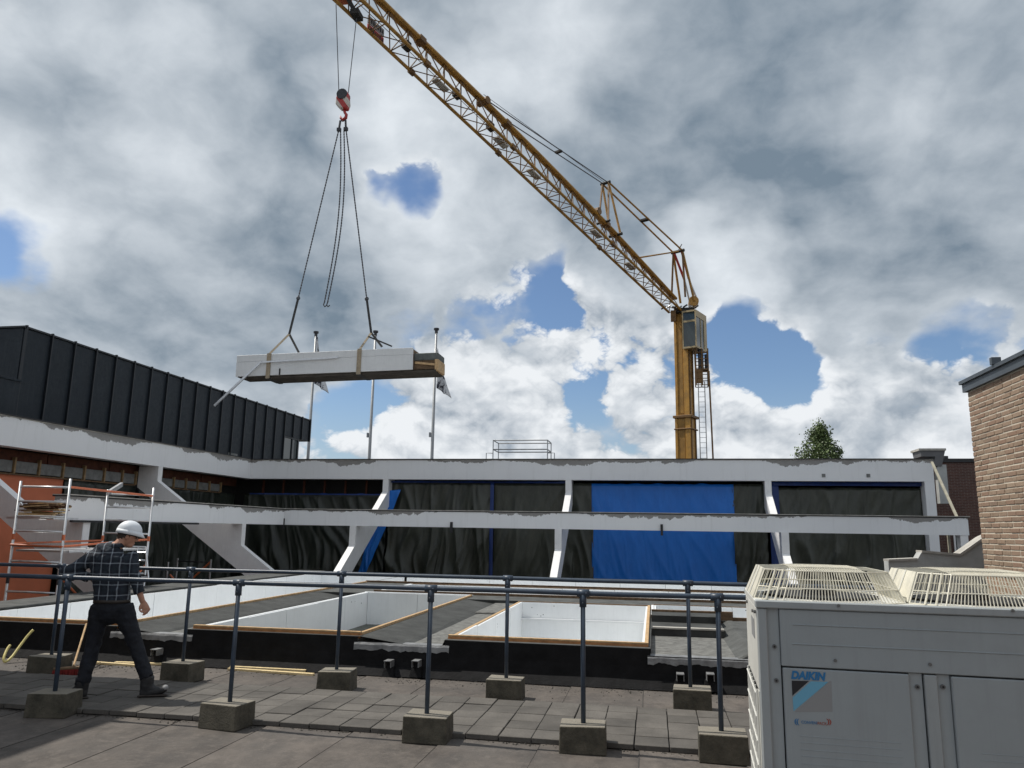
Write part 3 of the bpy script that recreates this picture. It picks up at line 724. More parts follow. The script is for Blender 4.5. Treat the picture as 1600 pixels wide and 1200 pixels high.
# ---------------- tarpaulins
def tarp(name, a, b_, zt, zb, label, matn, axis='x', plane=UY+.45, amp=.10, seed=0, group=None, slant=(0, 0), freq=1.0):
    def f(u, v):
        s_ = a+(b_-a)*u; z = zt+(zb-zt)*v
        sp = s_+slant[0]*(1-u)*v+slant[1]*u*v
        k = .35+.65*min(1, v*2.2)
        q_ = s_+.35*z*math.sin(seed*1.7)+.5*nz3(s_*.4, z*.5, seed)
        d = amp*k*(1.6*nz3(q_*.8*freq+seed, z*.18+seed)+1.5*max(0, 1-3.2*abs(nz3(q_*1.25*freq+.2*z, z*.22, seed)))**2+.8*max(0, 1-4*abs(nz3(q_*2.6*freq-.35*z, z*.3, seed+5)))**2+.35*nz3(s_*4.5, z*.8, seed))
        d += .05*math.sin(u*math.pi)*v
        zz = z+(.05*nz3(s_*2.5, seed) if v == 0 else 0)
        return Vector((sp, plane-d, zz)) if axis == 'x' else Vector((plane+d, sp, zz))
    mb = sheet(None, max(24, int(abs(b_-a)*26)), 46, f)
    loc = ((a+b_)/2, plane, zb) if axis == 'x' else (plane, (a+b_)/2, zb)
    o = solo(mb, name, matn, loc, label, 'tarpaulin', group, smooth=True)
    md = o.modifiers.new('solid', 'SOLIDIFY'); md.thickness = .004
    return o
G1 = 'tarpaulins closing the open facade'
ZB = -2.5
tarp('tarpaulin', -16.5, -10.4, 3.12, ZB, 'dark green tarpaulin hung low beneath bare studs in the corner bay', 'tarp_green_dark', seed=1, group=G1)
tarp('tarpaulin', -10.30, -6.12, 3.62, ZB, 'dark green tarpaulin with deep diagonal folds beside a blue strip', 'tarp_green', seed=2, group=G1, amp=.15)
tarp('tarpaulin', -6.06, -3.0, 3.60, ZB, 'flat dark green tarpaulin next to the folded one, ending at a fin', 'tarp_green', seed=3, group=G1, amp=.06)
tarp('tarpaulin', -3.2, -2.22, 3.62, ZB, 'narrow dark green tarpaulin strip left of the blue sheet', 'tarp_green', seed=4, group=G1)
tarp('tarpaulin', -2.28, 2.91, 3.60, ZB, 'large bright blue tarpaulin sheet filling the bay', 'tarp_blue', plane=UY+.40, seed=5, group=G1, amp=.02)
tarp('tarpaulin', 2.86, 4.05, 3.62, ZB, 'narrow dark green tarpaulin strip right of the blue sheet', 'tarp_green', seed=6, group=G1, amp=.14)
tarp('tarpaulin', 4.45, 9.28, 3.50, ZB, 'dark green tarpaulin with a blue band above, by the end column', 'tarp_green', seed=7, group=G1, amp=.09)
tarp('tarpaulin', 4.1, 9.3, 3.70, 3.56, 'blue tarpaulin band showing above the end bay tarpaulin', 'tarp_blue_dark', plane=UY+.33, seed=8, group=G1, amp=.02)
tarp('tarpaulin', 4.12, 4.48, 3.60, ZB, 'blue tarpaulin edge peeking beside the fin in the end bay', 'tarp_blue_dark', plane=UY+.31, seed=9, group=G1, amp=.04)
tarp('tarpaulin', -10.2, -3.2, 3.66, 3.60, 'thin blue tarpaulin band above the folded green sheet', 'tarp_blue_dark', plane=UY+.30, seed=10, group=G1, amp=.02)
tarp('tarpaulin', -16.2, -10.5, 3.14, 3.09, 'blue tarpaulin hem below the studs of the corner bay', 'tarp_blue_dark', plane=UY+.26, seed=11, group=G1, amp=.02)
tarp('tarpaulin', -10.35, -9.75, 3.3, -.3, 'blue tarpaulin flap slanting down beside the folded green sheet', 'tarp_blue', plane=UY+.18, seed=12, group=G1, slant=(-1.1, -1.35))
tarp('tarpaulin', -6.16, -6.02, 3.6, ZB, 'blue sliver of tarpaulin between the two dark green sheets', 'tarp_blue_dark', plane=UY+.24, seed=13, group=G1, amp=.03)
tarp('tarpaulin', 20.0, 23.2, 3.06, ZB, 'dark green tarpaulin between orange wall and fin behind the scaffold', 'tarp_green_dark', 'y', plane=XP-.02, seed=14, group=G1)
tarp('tarpaulin', 23.3, 29.4, 3.10, ZB, 'dark green tarpaulin in the left wing bay next to the corner', 'tarp_green_dark', 'y', plane=XP-.02, seed=15, group=G1)

# ================================================================== BLACK ROOF EXTENSION
EX = -17.3; s_ = EX/-17.5
ey = [18.47*s_]+[19.45*s_+i*.9385*s_ for i in range(20)]
EZ = 7.24; YE = ey[-1]; Y0 = ey[0]
ext = thing('roof_extension', (EX-3, (Y0+YE)/2, 4.4), 'black standing seam metal clad rooftop extension with corner window', 'building')
YW = on_x(440, 690, EX).y; YW1 = on_x(468, 690, EX).y; ZW = on_x(440, 679, EX).z
MB().box(EX-7, EX-.05, Y0+.05, YW, 4.4, EZ-.04).box(EX-7, EX-.05, YW, YE-.05, ZW+.02, EZ-.04).build('core', 'black_seam', ext)
allb = ey
for i in range(len(ey)-1):
    z0 = 4.4 if ey[i+1] < YW+.4 else ZW
    MB().box(EX-.045, EX, ey[i]+.006, ey[i+1]-.006, z0, EZ-.06).build('cladding_panel', 'black_clad', ext, bevel=.006)
for i in range(len(ey)):
    z0 = 4.4 if ey[i] < YW+.4 else ZW
    MB().box(EX-.002, EX+.07, ey[i]-.022, ey[i]+.022, z0, EZ+.03).build('seam', 'black_seam', ext)
for i in range(7):
    x0 = EX-.02-1.0*i
    MB().box(x0-.99, x0, Y0-.045, Y0, 4.4, EZ-.06).build('cladding_panel', 'black_clad', ext, bevel=.006)
    MB().box(x0-1.02, x0-.98, Y0-.11, Y0-.044, 4.4, EZ+.03).build('seam', 'black_seam', ext)
MB().box(EX-7, EX+.05, Y0-.09, YE+.04, EZ-.05, EZ).build('roof_edge', 'black_seam', ext)
MB().box(EX-7, EX, YE-.06, YE, ZW, EZ-.06).build('end_fascia', 'black_clad', ext)
wf = MB().box(EX-.10, EX-.02, YW, YW+.06, 4.4, ZW).box(EX-.1, EX-.02, YW1-.75, YW1-.68, 4.4, ZW).box(EX-.1, EX-.02, YW1-.12, YW1, 4.4, ZW).box(EX-.11, EX-.015, YW+.06, YW1-.12, ZW-.07, ZW-.002).build('window_frame', 'black_seam', ext)
MB().box(EX-.07, EX-.06, YW+.06, YW1-.75, 4.4, ZW-.07).build('pane', 'window_glass', ext)
MB().box(EX-.07, EX-.06, YW1-.68, YW1-.12, 4.4, ZW-.07).build('pane', 'window_glass', ext)
MB().box(EX-7, EX-.11, YW1-.08, YW1-.03, 4.4, ZW).build('pane', 'window_glass', ext)
q0 = on_x(24, 597, EX+.6); q1 = on_x(30, 640, EX+.6)
solo(MB().box(EX+.04, EX+.75, 16.2, q0.y, 4.42, q0.z).box(EX+.02, EX+.79, 16.1, q0.y+.04, q0.z, q0.z+.05), 'duct_box', 'black_clad', (EX+.3, 17.2, 4.4), 'low black metal box standing against the near end of the extension', 'duct box')
q = on_x(365, 712, EX+.05)
MB().box(EX+.001, EX+.02, q.y-.35, q.y+.35, 4.4, q.z+.1).build('bare_patch', 'concrete_panel', ext)
solo(MB().tube((EX-3, 27, EZ), (EX-3, 27, EZ+.75), .012, 5), 'roof_rod', 'galv', (EX-3, 27, EZ), 'thin lightning rod on top of the black extension', 'rod')

# ================================================================== ROOF FURNITURE
# guard frame on the rear roof
gx0, gx1, gy0, gy1, gz0, gz1 = -7.05, -4.25, 33.0, 34.2, 4.40, 5.68
t = thing('hatch_guard', ((gx0+gx1)/2, 33.6, 4.4), 'galvanised tube guard rail around a hatch on the far roof', 'guard rail')
for x in (gx0+.2, gx1-.2):
    for y in (gy0, gy1):
        MB().tube((x, y, gz0), (x, y, gz1), .025, 6).build('post', 'galv', t)
for z in (gz1, 5.28):
    for y in (gy0, gy1): MB().tube((gx0+.2, y, z), (gx1-.2, y, z), .025, 6).build('rail', 'galv', t)
    for x in (gx0+.2, gx1-.2): MB().tube((x, gy0, z), (x, gy1, z), .025, 6).build('rail', 'galv', t)
for x in (gx0-.1, gx1+.1):
    MB().path([(x, gy0, gz0), (x, gy0, 5.12), (x+(.3 if x < -5 else -.3), gy0, 5.12)], .022, 6).build('foot_stay', 'galv', t)
# flagpoles and flags
for i, ((bx, by), (tx, ty)) in enumerate((((483, 714), (494, 518)), ((577, 714), (587, 517)), ((675, 714), (682, 513)))):
    YF = 40.0; top = on_y(tx, ty, YF); base = on_y(bx, by, YF)
    lb = ('grey flagpole rising beside the end of the black extension', 'bare grey flagpole behind the middle of the lifted beam', 'grey flagpole with a drooping flag behind the right end of the lifted beam')[i]
    t = thing('flagpole', (top.x, YF, -4), lb, 'flagpole', 'flagpoles behind the building')
    MB().tube((top.x, YF, -4), (top.x, YF, top.z-.1), .12, 10, .065).build('pole', 'flagpole', t, smooth=True)
    MB().tube((top.x, YF, top.z-.1), (top.x, YF, top.z), .15, 10).tube((top.x, YF, top.z-.28), (top.x, YF, top.z-.1), .09, 8).build('pole_head', 'steel_dark', t)
    MB().box(top.x-.2, top.x-.1, YF-.06, YF+.06, 6.7, 6.95).build('cleat', 'flagpole', t)
    if i in (0, 2):
        zt = on_y(tx, 545 if i == 2 else 527, YF).z; zb = on_y(tx, 607 if i == 2 else 600, YF).z
        def f(u, v, top=top, zt=zt, zb=zb):
            z = zt+(zb-zt)*v
            w = (.08+.75*v**1.3)*(1 if v < .9 else 1)
            x = top.x+.07+u*w*(.95)+.10*v
            return Vector((x, YF-.05+.10*math.sin(u*9+v*5)*(.3+v), z-.55*u*v+.10*nz3(u*3, v*4)))
        mb = sheet(None, 14, 24, f)
        fo = solo(mb, 'flag', 'flag_cloth', (top.x, YF, zb), 'limp white flag with dark print '+('on the pole near the black extension' if i == 0 else 'hanging clear on the right-hand pole'), 'flag', 'flags', smooth=True)
        fo.modifiers.new('solid', 'SOLIDIFY').thickness = .01
# vent hood + duct at the end of the rear wing
t = thing('roof_vent', (10.6, 31.5, 1.5), 'grey flat-topped vent hood with a pale duct below, by the dark brick wall', 'vent')
a, b_ = on_y(1432, 706, 31.5), on_y(1474, 706, 31.5)
MB().box(a.x, b_.x, 31.2, 32.2, a.z+.02, a.z+.1).build('hood_top', 'cap_light', t)
MB().prism([(a.x+.05, 31.25, a.z+.02), (b_.x-.02, 31.25, a.z+.02), (b_.x-.18, 31.25, a.z-.56), (b_.x-.42, 31.25, a.z-.56), (b_.x-.38, 31.25, a.z-.20), (a.x+.08, 31.25, a.z-.20)], (0, .9, 0)).build('hood_body', 'vent_dark', t)
p0, p1 = on_y(1461, 726, 31.5), on_y(1474, 787, 31.5)
MB().box(p0.x, p0.x+.32, 31.3, 31.6, p1.z, a.z-.5).build('duct', 'render_grey', t)
# far brick building
fb = thing('brick_building', (13.5, 36, -4), 'dark red brick building with black roof edge beyond the end of the terraces', 'building')
pT = on_y(1470, 722, 34)
MB().box(10.9, 22, 34, 44, -4, pT.z).build('wall', 'brickwall_far', fb)
MB().box(10.85, 22.05, 33.94, 44.05, pT.z-.01, pT.z+.14).build('roof_edge', 'cap_black', fb)
w0, w1 = on_y(1493, 838, 33.9), on_y(1512, 866, 33.9)
MB().box(w0.x, w1.x, 33.96, 34.02, w1.z-.4, w0.z).build('window', 'window_glass', fb)
MB().box(w0.x-.06, w0.x, 33.93, 34.03, w1.z-.4, w0.z+.05).box(w1.x, w1.x+.06, 33.93, 34.03, w1.z-.4, w0.z+.05).build('window_frame', 'fin_white', fb)
pv = on_y(1480, 716, 33.9); MB().tube((pv.x, 34.2, pT.z+.1), (pv.x, 34.2, pT.z+.26), .14, 10).build('pipe_cap', 'cap_black', fb)
# timber prop and post at the end bay
solo(MB().bar(on_y(1456, 722, 28.9), on_y(1497, 812, 26.6), .075, .05), 'timber_prop', 'prop_wood', on_y(1497, 812, 26.6), 'slanting pale timber prop at the end of the terraces', 'prop')
p0 = on_y(1491, 836, 26.2); solo(MB().bar((p0.x, 26.7, 2.0), (p0.x+.05, 26.7, -4), .07), 'timber_post', 'prop_wood', (p0.x, 26.7, -4), 'upright pale timber post below the end of the lower beam', 'post')
# rendered parapet wall by the brick corner
YWL = 12.0
pp = [on_y(x, y, YWL) for x, y in ((1388, 877), (1433, 875), (1440, 863), (1500, 868), (1537, 842), (1575, 825))]
ww = thing('parapet_wall', (4.1, YWL, -.1), 'weathered grey rendered parapet wall stepping up to the brick corner', 'wall')
MB().prism([(pp[0].x, YWL, -4)]+[tuple(p) for p in pp]+[(pp[-1].x, YWL, -4)], (0, .22, 0)).build('wall_body', 'render_grey', ww)
for i in range(5):
    if i == 1: continue
    MB().bar(pp[i]+Vector((0, .11, .012)), pp[i+1]+Vector((0, .11, .012)), .27, .03).build('coping', 'cap_light', ww)
# ---------------- near brick building (right)
BX, BY = 3.96, 10.5
nb = thing('brick_house', (6.5, 6, -4), 'tan brick building corner with dark metal roof edge beside the cooling unit', 'building')
MB().box(BX, 10, -3, BY, -4, 3.62).build('wall', 'brickwall_x', nb)
z0, z1, ya = 1.36, 3.62, 8.93
MB().box(BX-.004, BX+.02, ya, BY+.003, z0, z1+.01).build('mortar_bed', 'mortar', nb)
bme = {}
rows = int((z1-z0)/.0625+.01); cnt = 0
for r_ in range(rows):
    z = z0+.0625*r_+.006; y = BY+.004
    first = True
    while y > ya+.03:
        L = .21 if not first else (.10 if r_ % 2 else .21 if r_ % 4 else .155)
        if random.random() < .10: L = .10
        first = False
        y0_ = max(y-L, ya)
        key = round(y-y0_, 3)
        # out of frame: leave to the wall's own brick texture
        if key > .05 and cnt < 299:
            if key not in bme:
                o = MB().box(-.011, .012, -key/2, key/2, 0, .0480).build('brick', 'brick_tan', None, bevel=.004); o.parent = nb; bme[key] = o.data
            else:
                o = bpy.data.objects.new('brick', bme[key]); COL.objects.link(o); o.parent = nb
                md = o.modifiers.new('bevel', 'BEVEL'); md.width = .004; md.segments = 1
            o.location = Vector((BX+rnd(-.003, .003), (y+y0_)/2, z+rnd(-.0015, .0015)))-ORG[nb.name]
            o.rotation_euler = (rnd(-.01, .01), rnd(-.01, .01), rnd(-.012, .012)); cnt += 1
        y -= L+.0125
MB().box(BX-.05, 10, -3, BY+.05, 3.62, 3.72).build('fascia', 'dark_metal', nb)
MB().box(BX-.08, 10, -3, BY+.07, 3.722, 3.765).build('roof_trim', 'dark_metal', nb)
pb = on_x(1556, 572, BX-.05); MB().box(BX-.10, BX+.0, pb.y-.03, pb.y+.03, 3.766, 3.85).build('bracket', 'dark_metal', nb)
# tall stair tower, left of the view: its shadow crosses the walkway
tw = thing('stair_tower', (-13.2, 3.4, -4), 'tall brick stair tower standing left of the tiled walkway', 'building')
MB().box(-16.2, -10.25, -3, 9.25, -4, 7.9).build('wall', 'brickwall_x', tw); MB().box(-16.3, -10.15, -3.1, 9.35, 7.9, 8.05).build('roof_edge', 'cap_black', tw)
# poplar behind the roof
tp = on_y(1277, 655, 70); tx = tp.x
tr = thing('poplar_tree', (tx, 70, -4), 'narrow green poplar tree top rising behind the far roof', 'tree')
MB().path([(tx, 70, -4), (tx+.1, 70, 2), (tx, 70, 7), (tx+.1, 70, 11)], [.28, .22, .14, .03], 8).build('trunk', 'bark', tr)
mb = MB(); br_ = MB()
for i in range(190):
    h = rnd(0, 1)**.7; z = 1.5+h*(tp.z-2.2); wmax = 1.85*math.sin(min(1, (1-h)*2.6+.12)*math.pi/2)*(1 if h > .2 else .6+2*h)
    a = rnd(0, 6.28); rr = wmax*math.sqrt(rnd(.05, 1)); c = Vector((tx+rr*math.cos(a), 70+rr*math.sin(a), z))
    br_.tube((tx, 70, z-1.0*rr-.2), c, .03, 4, .01)
    s0 = rnd(.28, .55)
    for k in range(85):
        d = Vector((random.gauss(0, 1), random.gauss(0, 1), random.gauss(0, 1.35)))*s0*.55
        p = c+d; n_ = Vector((rnd(-1, 1), rnd(-1, 1), rnd(-.6, 1))).normalized(); u_ = n_.orthogonal().normalized(); w_ = n_.cross(u_); l = rnd(.05, .12)
        mb.add([p-u_*l, p-w_*l*.7, p+u_*l, p+w_*l*.7], [(0, 1, 2, 3)])
mb.build('crown', 'leaf', tr); br_.build('branches', 'bark', tr)

# ================================================================== CRANE
cr = thing('tower_crane', (1.95, 46.3, -4), 'yellow mobile tower crane with raised lattice jib behind the building', 'crane')
CX, CY = 1.98, 46.0
def zat(py): return on_y(1072, py, CY).z
zc_, zt_ = zat(652), zat(492)
# lower mast section, flange, upper mast section: box column with raised corner flanges
TC = Matrix.Translation((CX, CY, 0)) @ Matrix.Rotation(rad(-24), 4, 'Z')
def CM(): return MB(TC)
def mast(w, z0, z1, name):
    h = w/2
    CM().box(-h+.06, h-.06, -h+.07, h-.07, z0, z1).build(name, 'crane_yellow', cr)
    for x0_, x1_ in ((-h, -h+.16), (h-.34, h-.04)):
        CM().box(x0_, x1_, -h, -h+.10, z0, z1-.01).build('flange', 'crane_yellow', cr, bevel=.015)
        CM().box(x0_, x1_, h-.10, h, z0, z1-.01).build('flange', 'crane_yellow', cr, bevel=.015)
    for y0_ in (-h+.11, h-.22): CM().box(h-.07, h, y0_, y0_+.11, z0, z1-.01).build('flange', 'crane_dark', cr, bevel=.01)  # right side in the dark tone: its shade is put into the colour
    CM().box(-h+.2, h-.4, -h+.045, -h+.068, z0+.2, z1-.3).build('web_panel', 'crane_web_shade', cr)
mast(.98, -3.2, zc_, 'mast_lower'); mast(.88, zc_, zt_, 'mast_upper')
CM().box(-.58, .58, -.58, .58, zc_-.10, zc_+.06).build('mast_collar', 'crane_dark', cr, bevel=.02)
CM().box(-.54, .54, -.54, .54, zc_-.78, zc_-.70).build('mast_collar', 'crane_dark', cr, bevel=.02)
MB().box(CX-1.4, CX+1.4, CY-4, CY+4, -3.9, -2.8).build('base_frame', 'crane_yellow', cr, bevel=.05)
for sx in (-1, 1):
    for sy in (-3, -1, 1, 3): MB().tube((CX+sx*1.1, CY+sy, -3.4), (CX+sx*1.45, CY+sy, -3.4), .6, 16).build('wheel', 'crane_black', cr)
# slew head
MB().box(CX-.55, CX+.65, CY-.6, CY+.6, zt_, zt_+.30).build('slew_ring', 'crane_black', cr, bevel=.03)
MB().box(CX-.75, CX-.45, CY-.75, CY-.5, zt_-.55, zt_+.1).build('head_lug', 'crane_dark', cr)
MB().tube((CX+.62, CY-.5, zt_+.72), (CX+.62, CY+.3, zt_+.72), .30, 14).build('winch_drum', 'crane_yellow', cr)
for k in range(7): MB().tube((CX-1.3+.32*k, CY-.66, zt_+.22+.06*(k % 3)), (CX-1.3+.32*k+.25, CY-.66, zt_+.30+.07*((k+1) % 3)), .05, 6).build('hose_fitting', 'galv' if k % 2 else 'crane_black', cr)
# cab
ca, cb = on_y(1075, 487, CY-.6), on_y(1100, 545, CY-.6)
cx0, cx1, cz0, cz1 = ca.x, cb.x, cb.z, ca.z; cy0, cy1 = CY-1.0, CY+.75
TB = Matrix.Translation(((cx0+cx1)/2, CY, 0)) @ Matrix.Rotation(rad(-24), 4, 'Z') @ Matrix.Translation((-(cx0+cx1)/2, -CY, 0))
for q in ((cx0, cx1, cy0+.1, cy1, cz0, cz0+.12), (cx0, cx1, cy0+.05, cy1, cz1-.1, cz1), (cx0, cx0+.07, cy0, cy0+.07, cz0, cz1), (cx1-.07, cx1, cy0, cy0+.07, cz0, cz1-.1), (cx0, cx1, cy1-.08, cy1, cz0+.12, cz1-.1), (cx0+.07, cx1-.07, cy0, cy0+.06, cz0, cz0+.10), (cx0+.07, cx1-.07, cy0, cy0+.06, cz1-.1, cz1), (cx0+.07, cx1-.07, cy0, cy0+.06, cz1-.72, cz1-.60), (cx1-.06, cx1, cy0+.07, cy1-.08, cz1-.40, cz1-.1), (cx1-.06, cx1, cy0+.75, cy0+.83, cz0+.12, cz1-.4), (cx1-.06, cx1, cy1-.45, cy1-.08, cz0+.12, cz1-.4)): MB(TB).box(*q).build('cab_frame', 'cab_cream', cr)
MB(TB).box(cx0+.07, cx1-.07, cy0+.02, cy0+.03, cz0+.1, cz1-.72).build('windscreen', 'window_glass', cr)
MB(TB).box(cx0+.07, cx1-.07, cy0+.02, cy0+.03, cz1-.60, cz1-.1).build('upper_window', 'window_glass', cr)
MB(TB).box(cx1-.04, cx1-.03, cy0+.07, cy1-.08, cz0+.1, cz1-.35).build('side_window', 'window_glass', cr)
MB(TB).box(cx0+.15, cx1-.2, cy0+.4, cy1-.2, cz0+.12, cz0+1.0).build('seat', 'crane_black', cr)
# access cage and ladder under the cab
g0, g1 = on_y(1086, 548, CY-.3), on_y(1107, 603, CY-.3)
for x in (g0.x, (g0.x+g1.x)/2, g1.x):
    for y in (CY-.7, CY+.1): MB().tube((x, y, g1.z), (x, y, cz0), .035, 5).build('cage_post', 'crane_dark', cr)
for k in range(6):
    z = g1.z+(g0.z-g1.z)*k/5.5
    MB().path([(g0.x, CY-.7, z), (g1.x, CY-.7, z), (g1.x, CY+.1, z), (g0.x, CY+.1, z)], .025, 5).build('cage_hoop', 'crane_dark', cr)
MB().box(g0.x, g1.x, CY-.7, CY+.1, g1.z+.9, g1.z+.96).box(g0.x, (g0.x+g1.x)/2, CY-.7, CY-.62, g1.z+.1, g1.z+.9).build('cage_floor', 'crane_dark', cr)
MB().tube((g0.x+.3, CY-.5, g1.z+.9), (g0.x+.3, CY-.5, cz0), .16, 8).tube((g0.x+.62, CY-.4, g1.z+.9), (g0.x+.62, CY-.4, cz0-.3), .10, 8).build('cylinder', 'steel_dark', cr)
l0, l1 = on_y(1091, 605, CY), on_y(1101, 605, CY)
for x in (l0.x, l1.x): MB().tube((x, CY-.1, -2.8), (x, CY-.1, g1.z+.3), .028, 5).build('ladder_rail', 'galv', cr)
z = -2.6
while z < g1.z+.3: MB().tube((l0.x, CY-.1, z), (l1.x, CY-.1, z), .018, 4).build('ladder_rung', 'galv', cr); z += .30
MB().path([(g1.x+.05, CY-.3, g1.z+.9), (g1.x+.10, CY-.3, 8), (g1.x+.22, CY-.3, -2)], .05, 6).build('cable_hose', 'crane_dark', cr)
# jib
LYD = 24.0                                        # load line
BR = at_d(1050, 482, 46.0); BT = on_y(560, 15, LYD)
ax = (BT-BR).normalized(); JL = (BT-BR).length; up = Vector((0, 0, 1)); sd = ax.cross(up).normalized()
EXTRA = 2.2
def hj(s): t_ = s/JL; return .80+.38*min(1, t_/.3)+.10*math.sin(max(0, min(1, (t_-.3)/.6))*math.pi)-.05*max(0, t_-.9)*10*.3
def hw(s): t_ = s/JL; return .40+.06*t_
def B(s, k): return BR+ax*s+sd*(k*hw(s))
def T(s): return BR+ax*s+up*hj(s)
NS = 26; ss = [-.4+(JL+EXTRA+.4)*i/NS for i in range(NS+1)]
for k in (-1, 1): MB().path([B(s, k) for s in ss], .070, 6).build('bottom_chord', 'jib_shaded', cr)
for k in (-1, 1): MB().path([T(s)+sd*(k*.085) for s in ss], .095, 6).build('top_chord', 'jib_shaded', cr)
for i in range(NS):
    s0, s1 = ss[i], ss[i+1]; sm = (s0+s1)/2
    for k in (-1, 1):
        MB().tube(B(s0, k), T(sm), .026, 5).tube(T(sm), B(s1, k), .026, 5).build('lacing', 'crane_dark', cr)
    MB().tube(B(s0, -1), B(s0, 1), .026, 5).tube(B(s0, -1), B(s1, 1), .022, 5).build('bottom_lacing', 'crane_dark', cr)
for s in (JL*.66, JL*.34, JL*.2, JL*.56, JL*.82):
    MB().obox(BR+ax*s+up*.12, ax*.38, sd*.16, up*.03).build('walk_plate', 'cap_light', cr)
for s in (JL*.645, JL*.30, JL*.87):
    for k in (-1, 1): MB().obox(B(s, k), ax*.14, sd*.09, up*.09).build('jib_joint', 'crane_dark', cr)
    MB().obox(T(s), ax*.16, sd*.2, up*.11).build('jib_joint', 'crane_dark', cr)
for s in (JL*.69, JL*.78, JL*.90): MB().obox(BR+ax*s+up*.42, ax*.16, sd*.12, up*.16).build('rope_sheave', 'crane_black', cr)
for dz in (.35, .5): MB().tube(BR+ax*JL*.62+up*dz, BR+ax*(JL+.2)+up*(dz-.1), .013, 4).build('trolley_rope', 'rope', cr)
# sign boards near the nose
sp = BR+ax*(JL-1.3)+sd*.50+up*.55
MB().obox(sp, ax*.42, sd*.02, up*.16).build('sign_board', 'print_grey', cr); MB().obox(sp-up*.36, ax*.42, sd*.02, up*.15).build('sign_board', 'hook_red', cr)
sgn = [MB().obox(sp+ax*(-.34+.115*k)+sd*.024*s_g+up*(.0 if r_ == 0 else -.36), ax*.035, sd*.004, up*(.09 if k % 3 else .06)) for s_g in (-1, 1) for r_ in (0, 1) for k in range(7)]
mb = MB()
for q in sgn: mb.add(q.v, q.f)
mb.build('sign_lettering', 'print_black', cr)
# pendant bars, struts, masthead A-frame
apex = at_d(1059, 393, 46.3); st = at_d(946, 286, 42.6)
sj1, sj2 = T(JL*.235), T(JL*.20)
def s_of(px):
    best = min((abs((lambda q: 800+F_PX*((q-CAM).dot(_r))/((q-CAM).dot(_f)))(T(JL*t/400))-px), t) for t in range(401)); return JL*best[1]/400
f1, f2, fp, fh = T(s_of(943)), T(s_of(962)), T(s_of(756)), T(s_of(995))
for k in (-1, 1):
    MB().tube(apex+sd*.3*k, st+sd*.2*k, .05, 6).build('tie_bar', 'jib_shaded', cr)
    MB().tube(st+sd*.2*k, f1+sd*.3*k, .055, 6).build('strut', 'crane_dark', cr)
    MB().tube(st+sd*.2*k, f2+sd*.3*k, .06, 6).build('strut', 'jib_shaded', cr)
    MB().tube(st+sd*.15*k, fp+sd*.2*k, .028, 5).build('pendant_rope', 'rope', cr)
    MB().tube(apex+sd*.3*k, at_d(1060, 466, 46.0)+sd*.45*k, .06, 6).build('a_frame_leg', 'crane_dark', cr)
    MB().tube(apex+sd*.3*k, at_d(1074, 472, 46.3)+sd*.45*k, .07, 6).build('a_frame_leg', 'jib_shaded', cr)
    b0 = at_d(1083, 468, 46.6)+sd*.25*k; mid = apex.lerp(b0, .58)
    MB().tube(apex+sd*.25*k, mid, .075, 7).build('ram_barrel', 'hook_red', cr); MB().tube(mid, b0, .06, 7).build('ram_rod', 'alu', cr)
    MB().tube(apex+sd*.1*k, fh+sd*.2*k, .035, 5).build('stay_bar', 'jib_shaded', cr)
for c_, w_, r_ in ((st, .3, .09), (apex, .42, .10), (f1, .4, .07), (f2, .4, .09)): MB().tube(c_-sd*w_, c_+sd*w_, r_, 8).build('pin', 'crane_black', cr)
mid = st.lerp(fp, .44); MB().obox(mid, (fp-st).normalized()*.10, sd*.18, up*.05).build('rope_coupling', 'crane_black', cr)
mid = st.lerp(apex, .52); MB().obox(mid, (apex-st).normalized()*.09, sd*.28, up*.05).build('tie_coupling', 'crane_black', cr)
MB().tube(st+up*.0, fp+up*.35, .012, 4).build('stay_rope', 'rope', cr)
MB().tube(fp-sd*.28, fp+sd*.28, .17, 10).build('pulley', 'crane_dark', cr)
MB().tube(T(s_of(932))+up*.18-sd*.2, T(s_of(932))+up*.18+sd*.2, .2, 10).build('pulley', 'crane_dark', cr)
MB().tube(apex, apex+up*.35+Vector((.25, 0, .1)), .03, 5).build('anemometer', 'crane_black', cr)
# trolley and nose
n0 = on_y(534, -4, LYD); tr1, tr0 = on_y(557, 28, LYD), on_y(525, 7, LYD)
MB().obox(n0+up*.05, (.30, 0, 0), (0, .3, 0), (0, 0, .16)).build('trolley_nose', 'orange_paint', cr, bevel=.03)
MB().bar(on_y(543, -3, LYD), on_y(558, 24, LYD), .28, .16).obox(tr1+up*.12, (.16, 0, 0), (0, .25, 0), (0, 0, .1)).build('trolley', 'crane_black', cr)
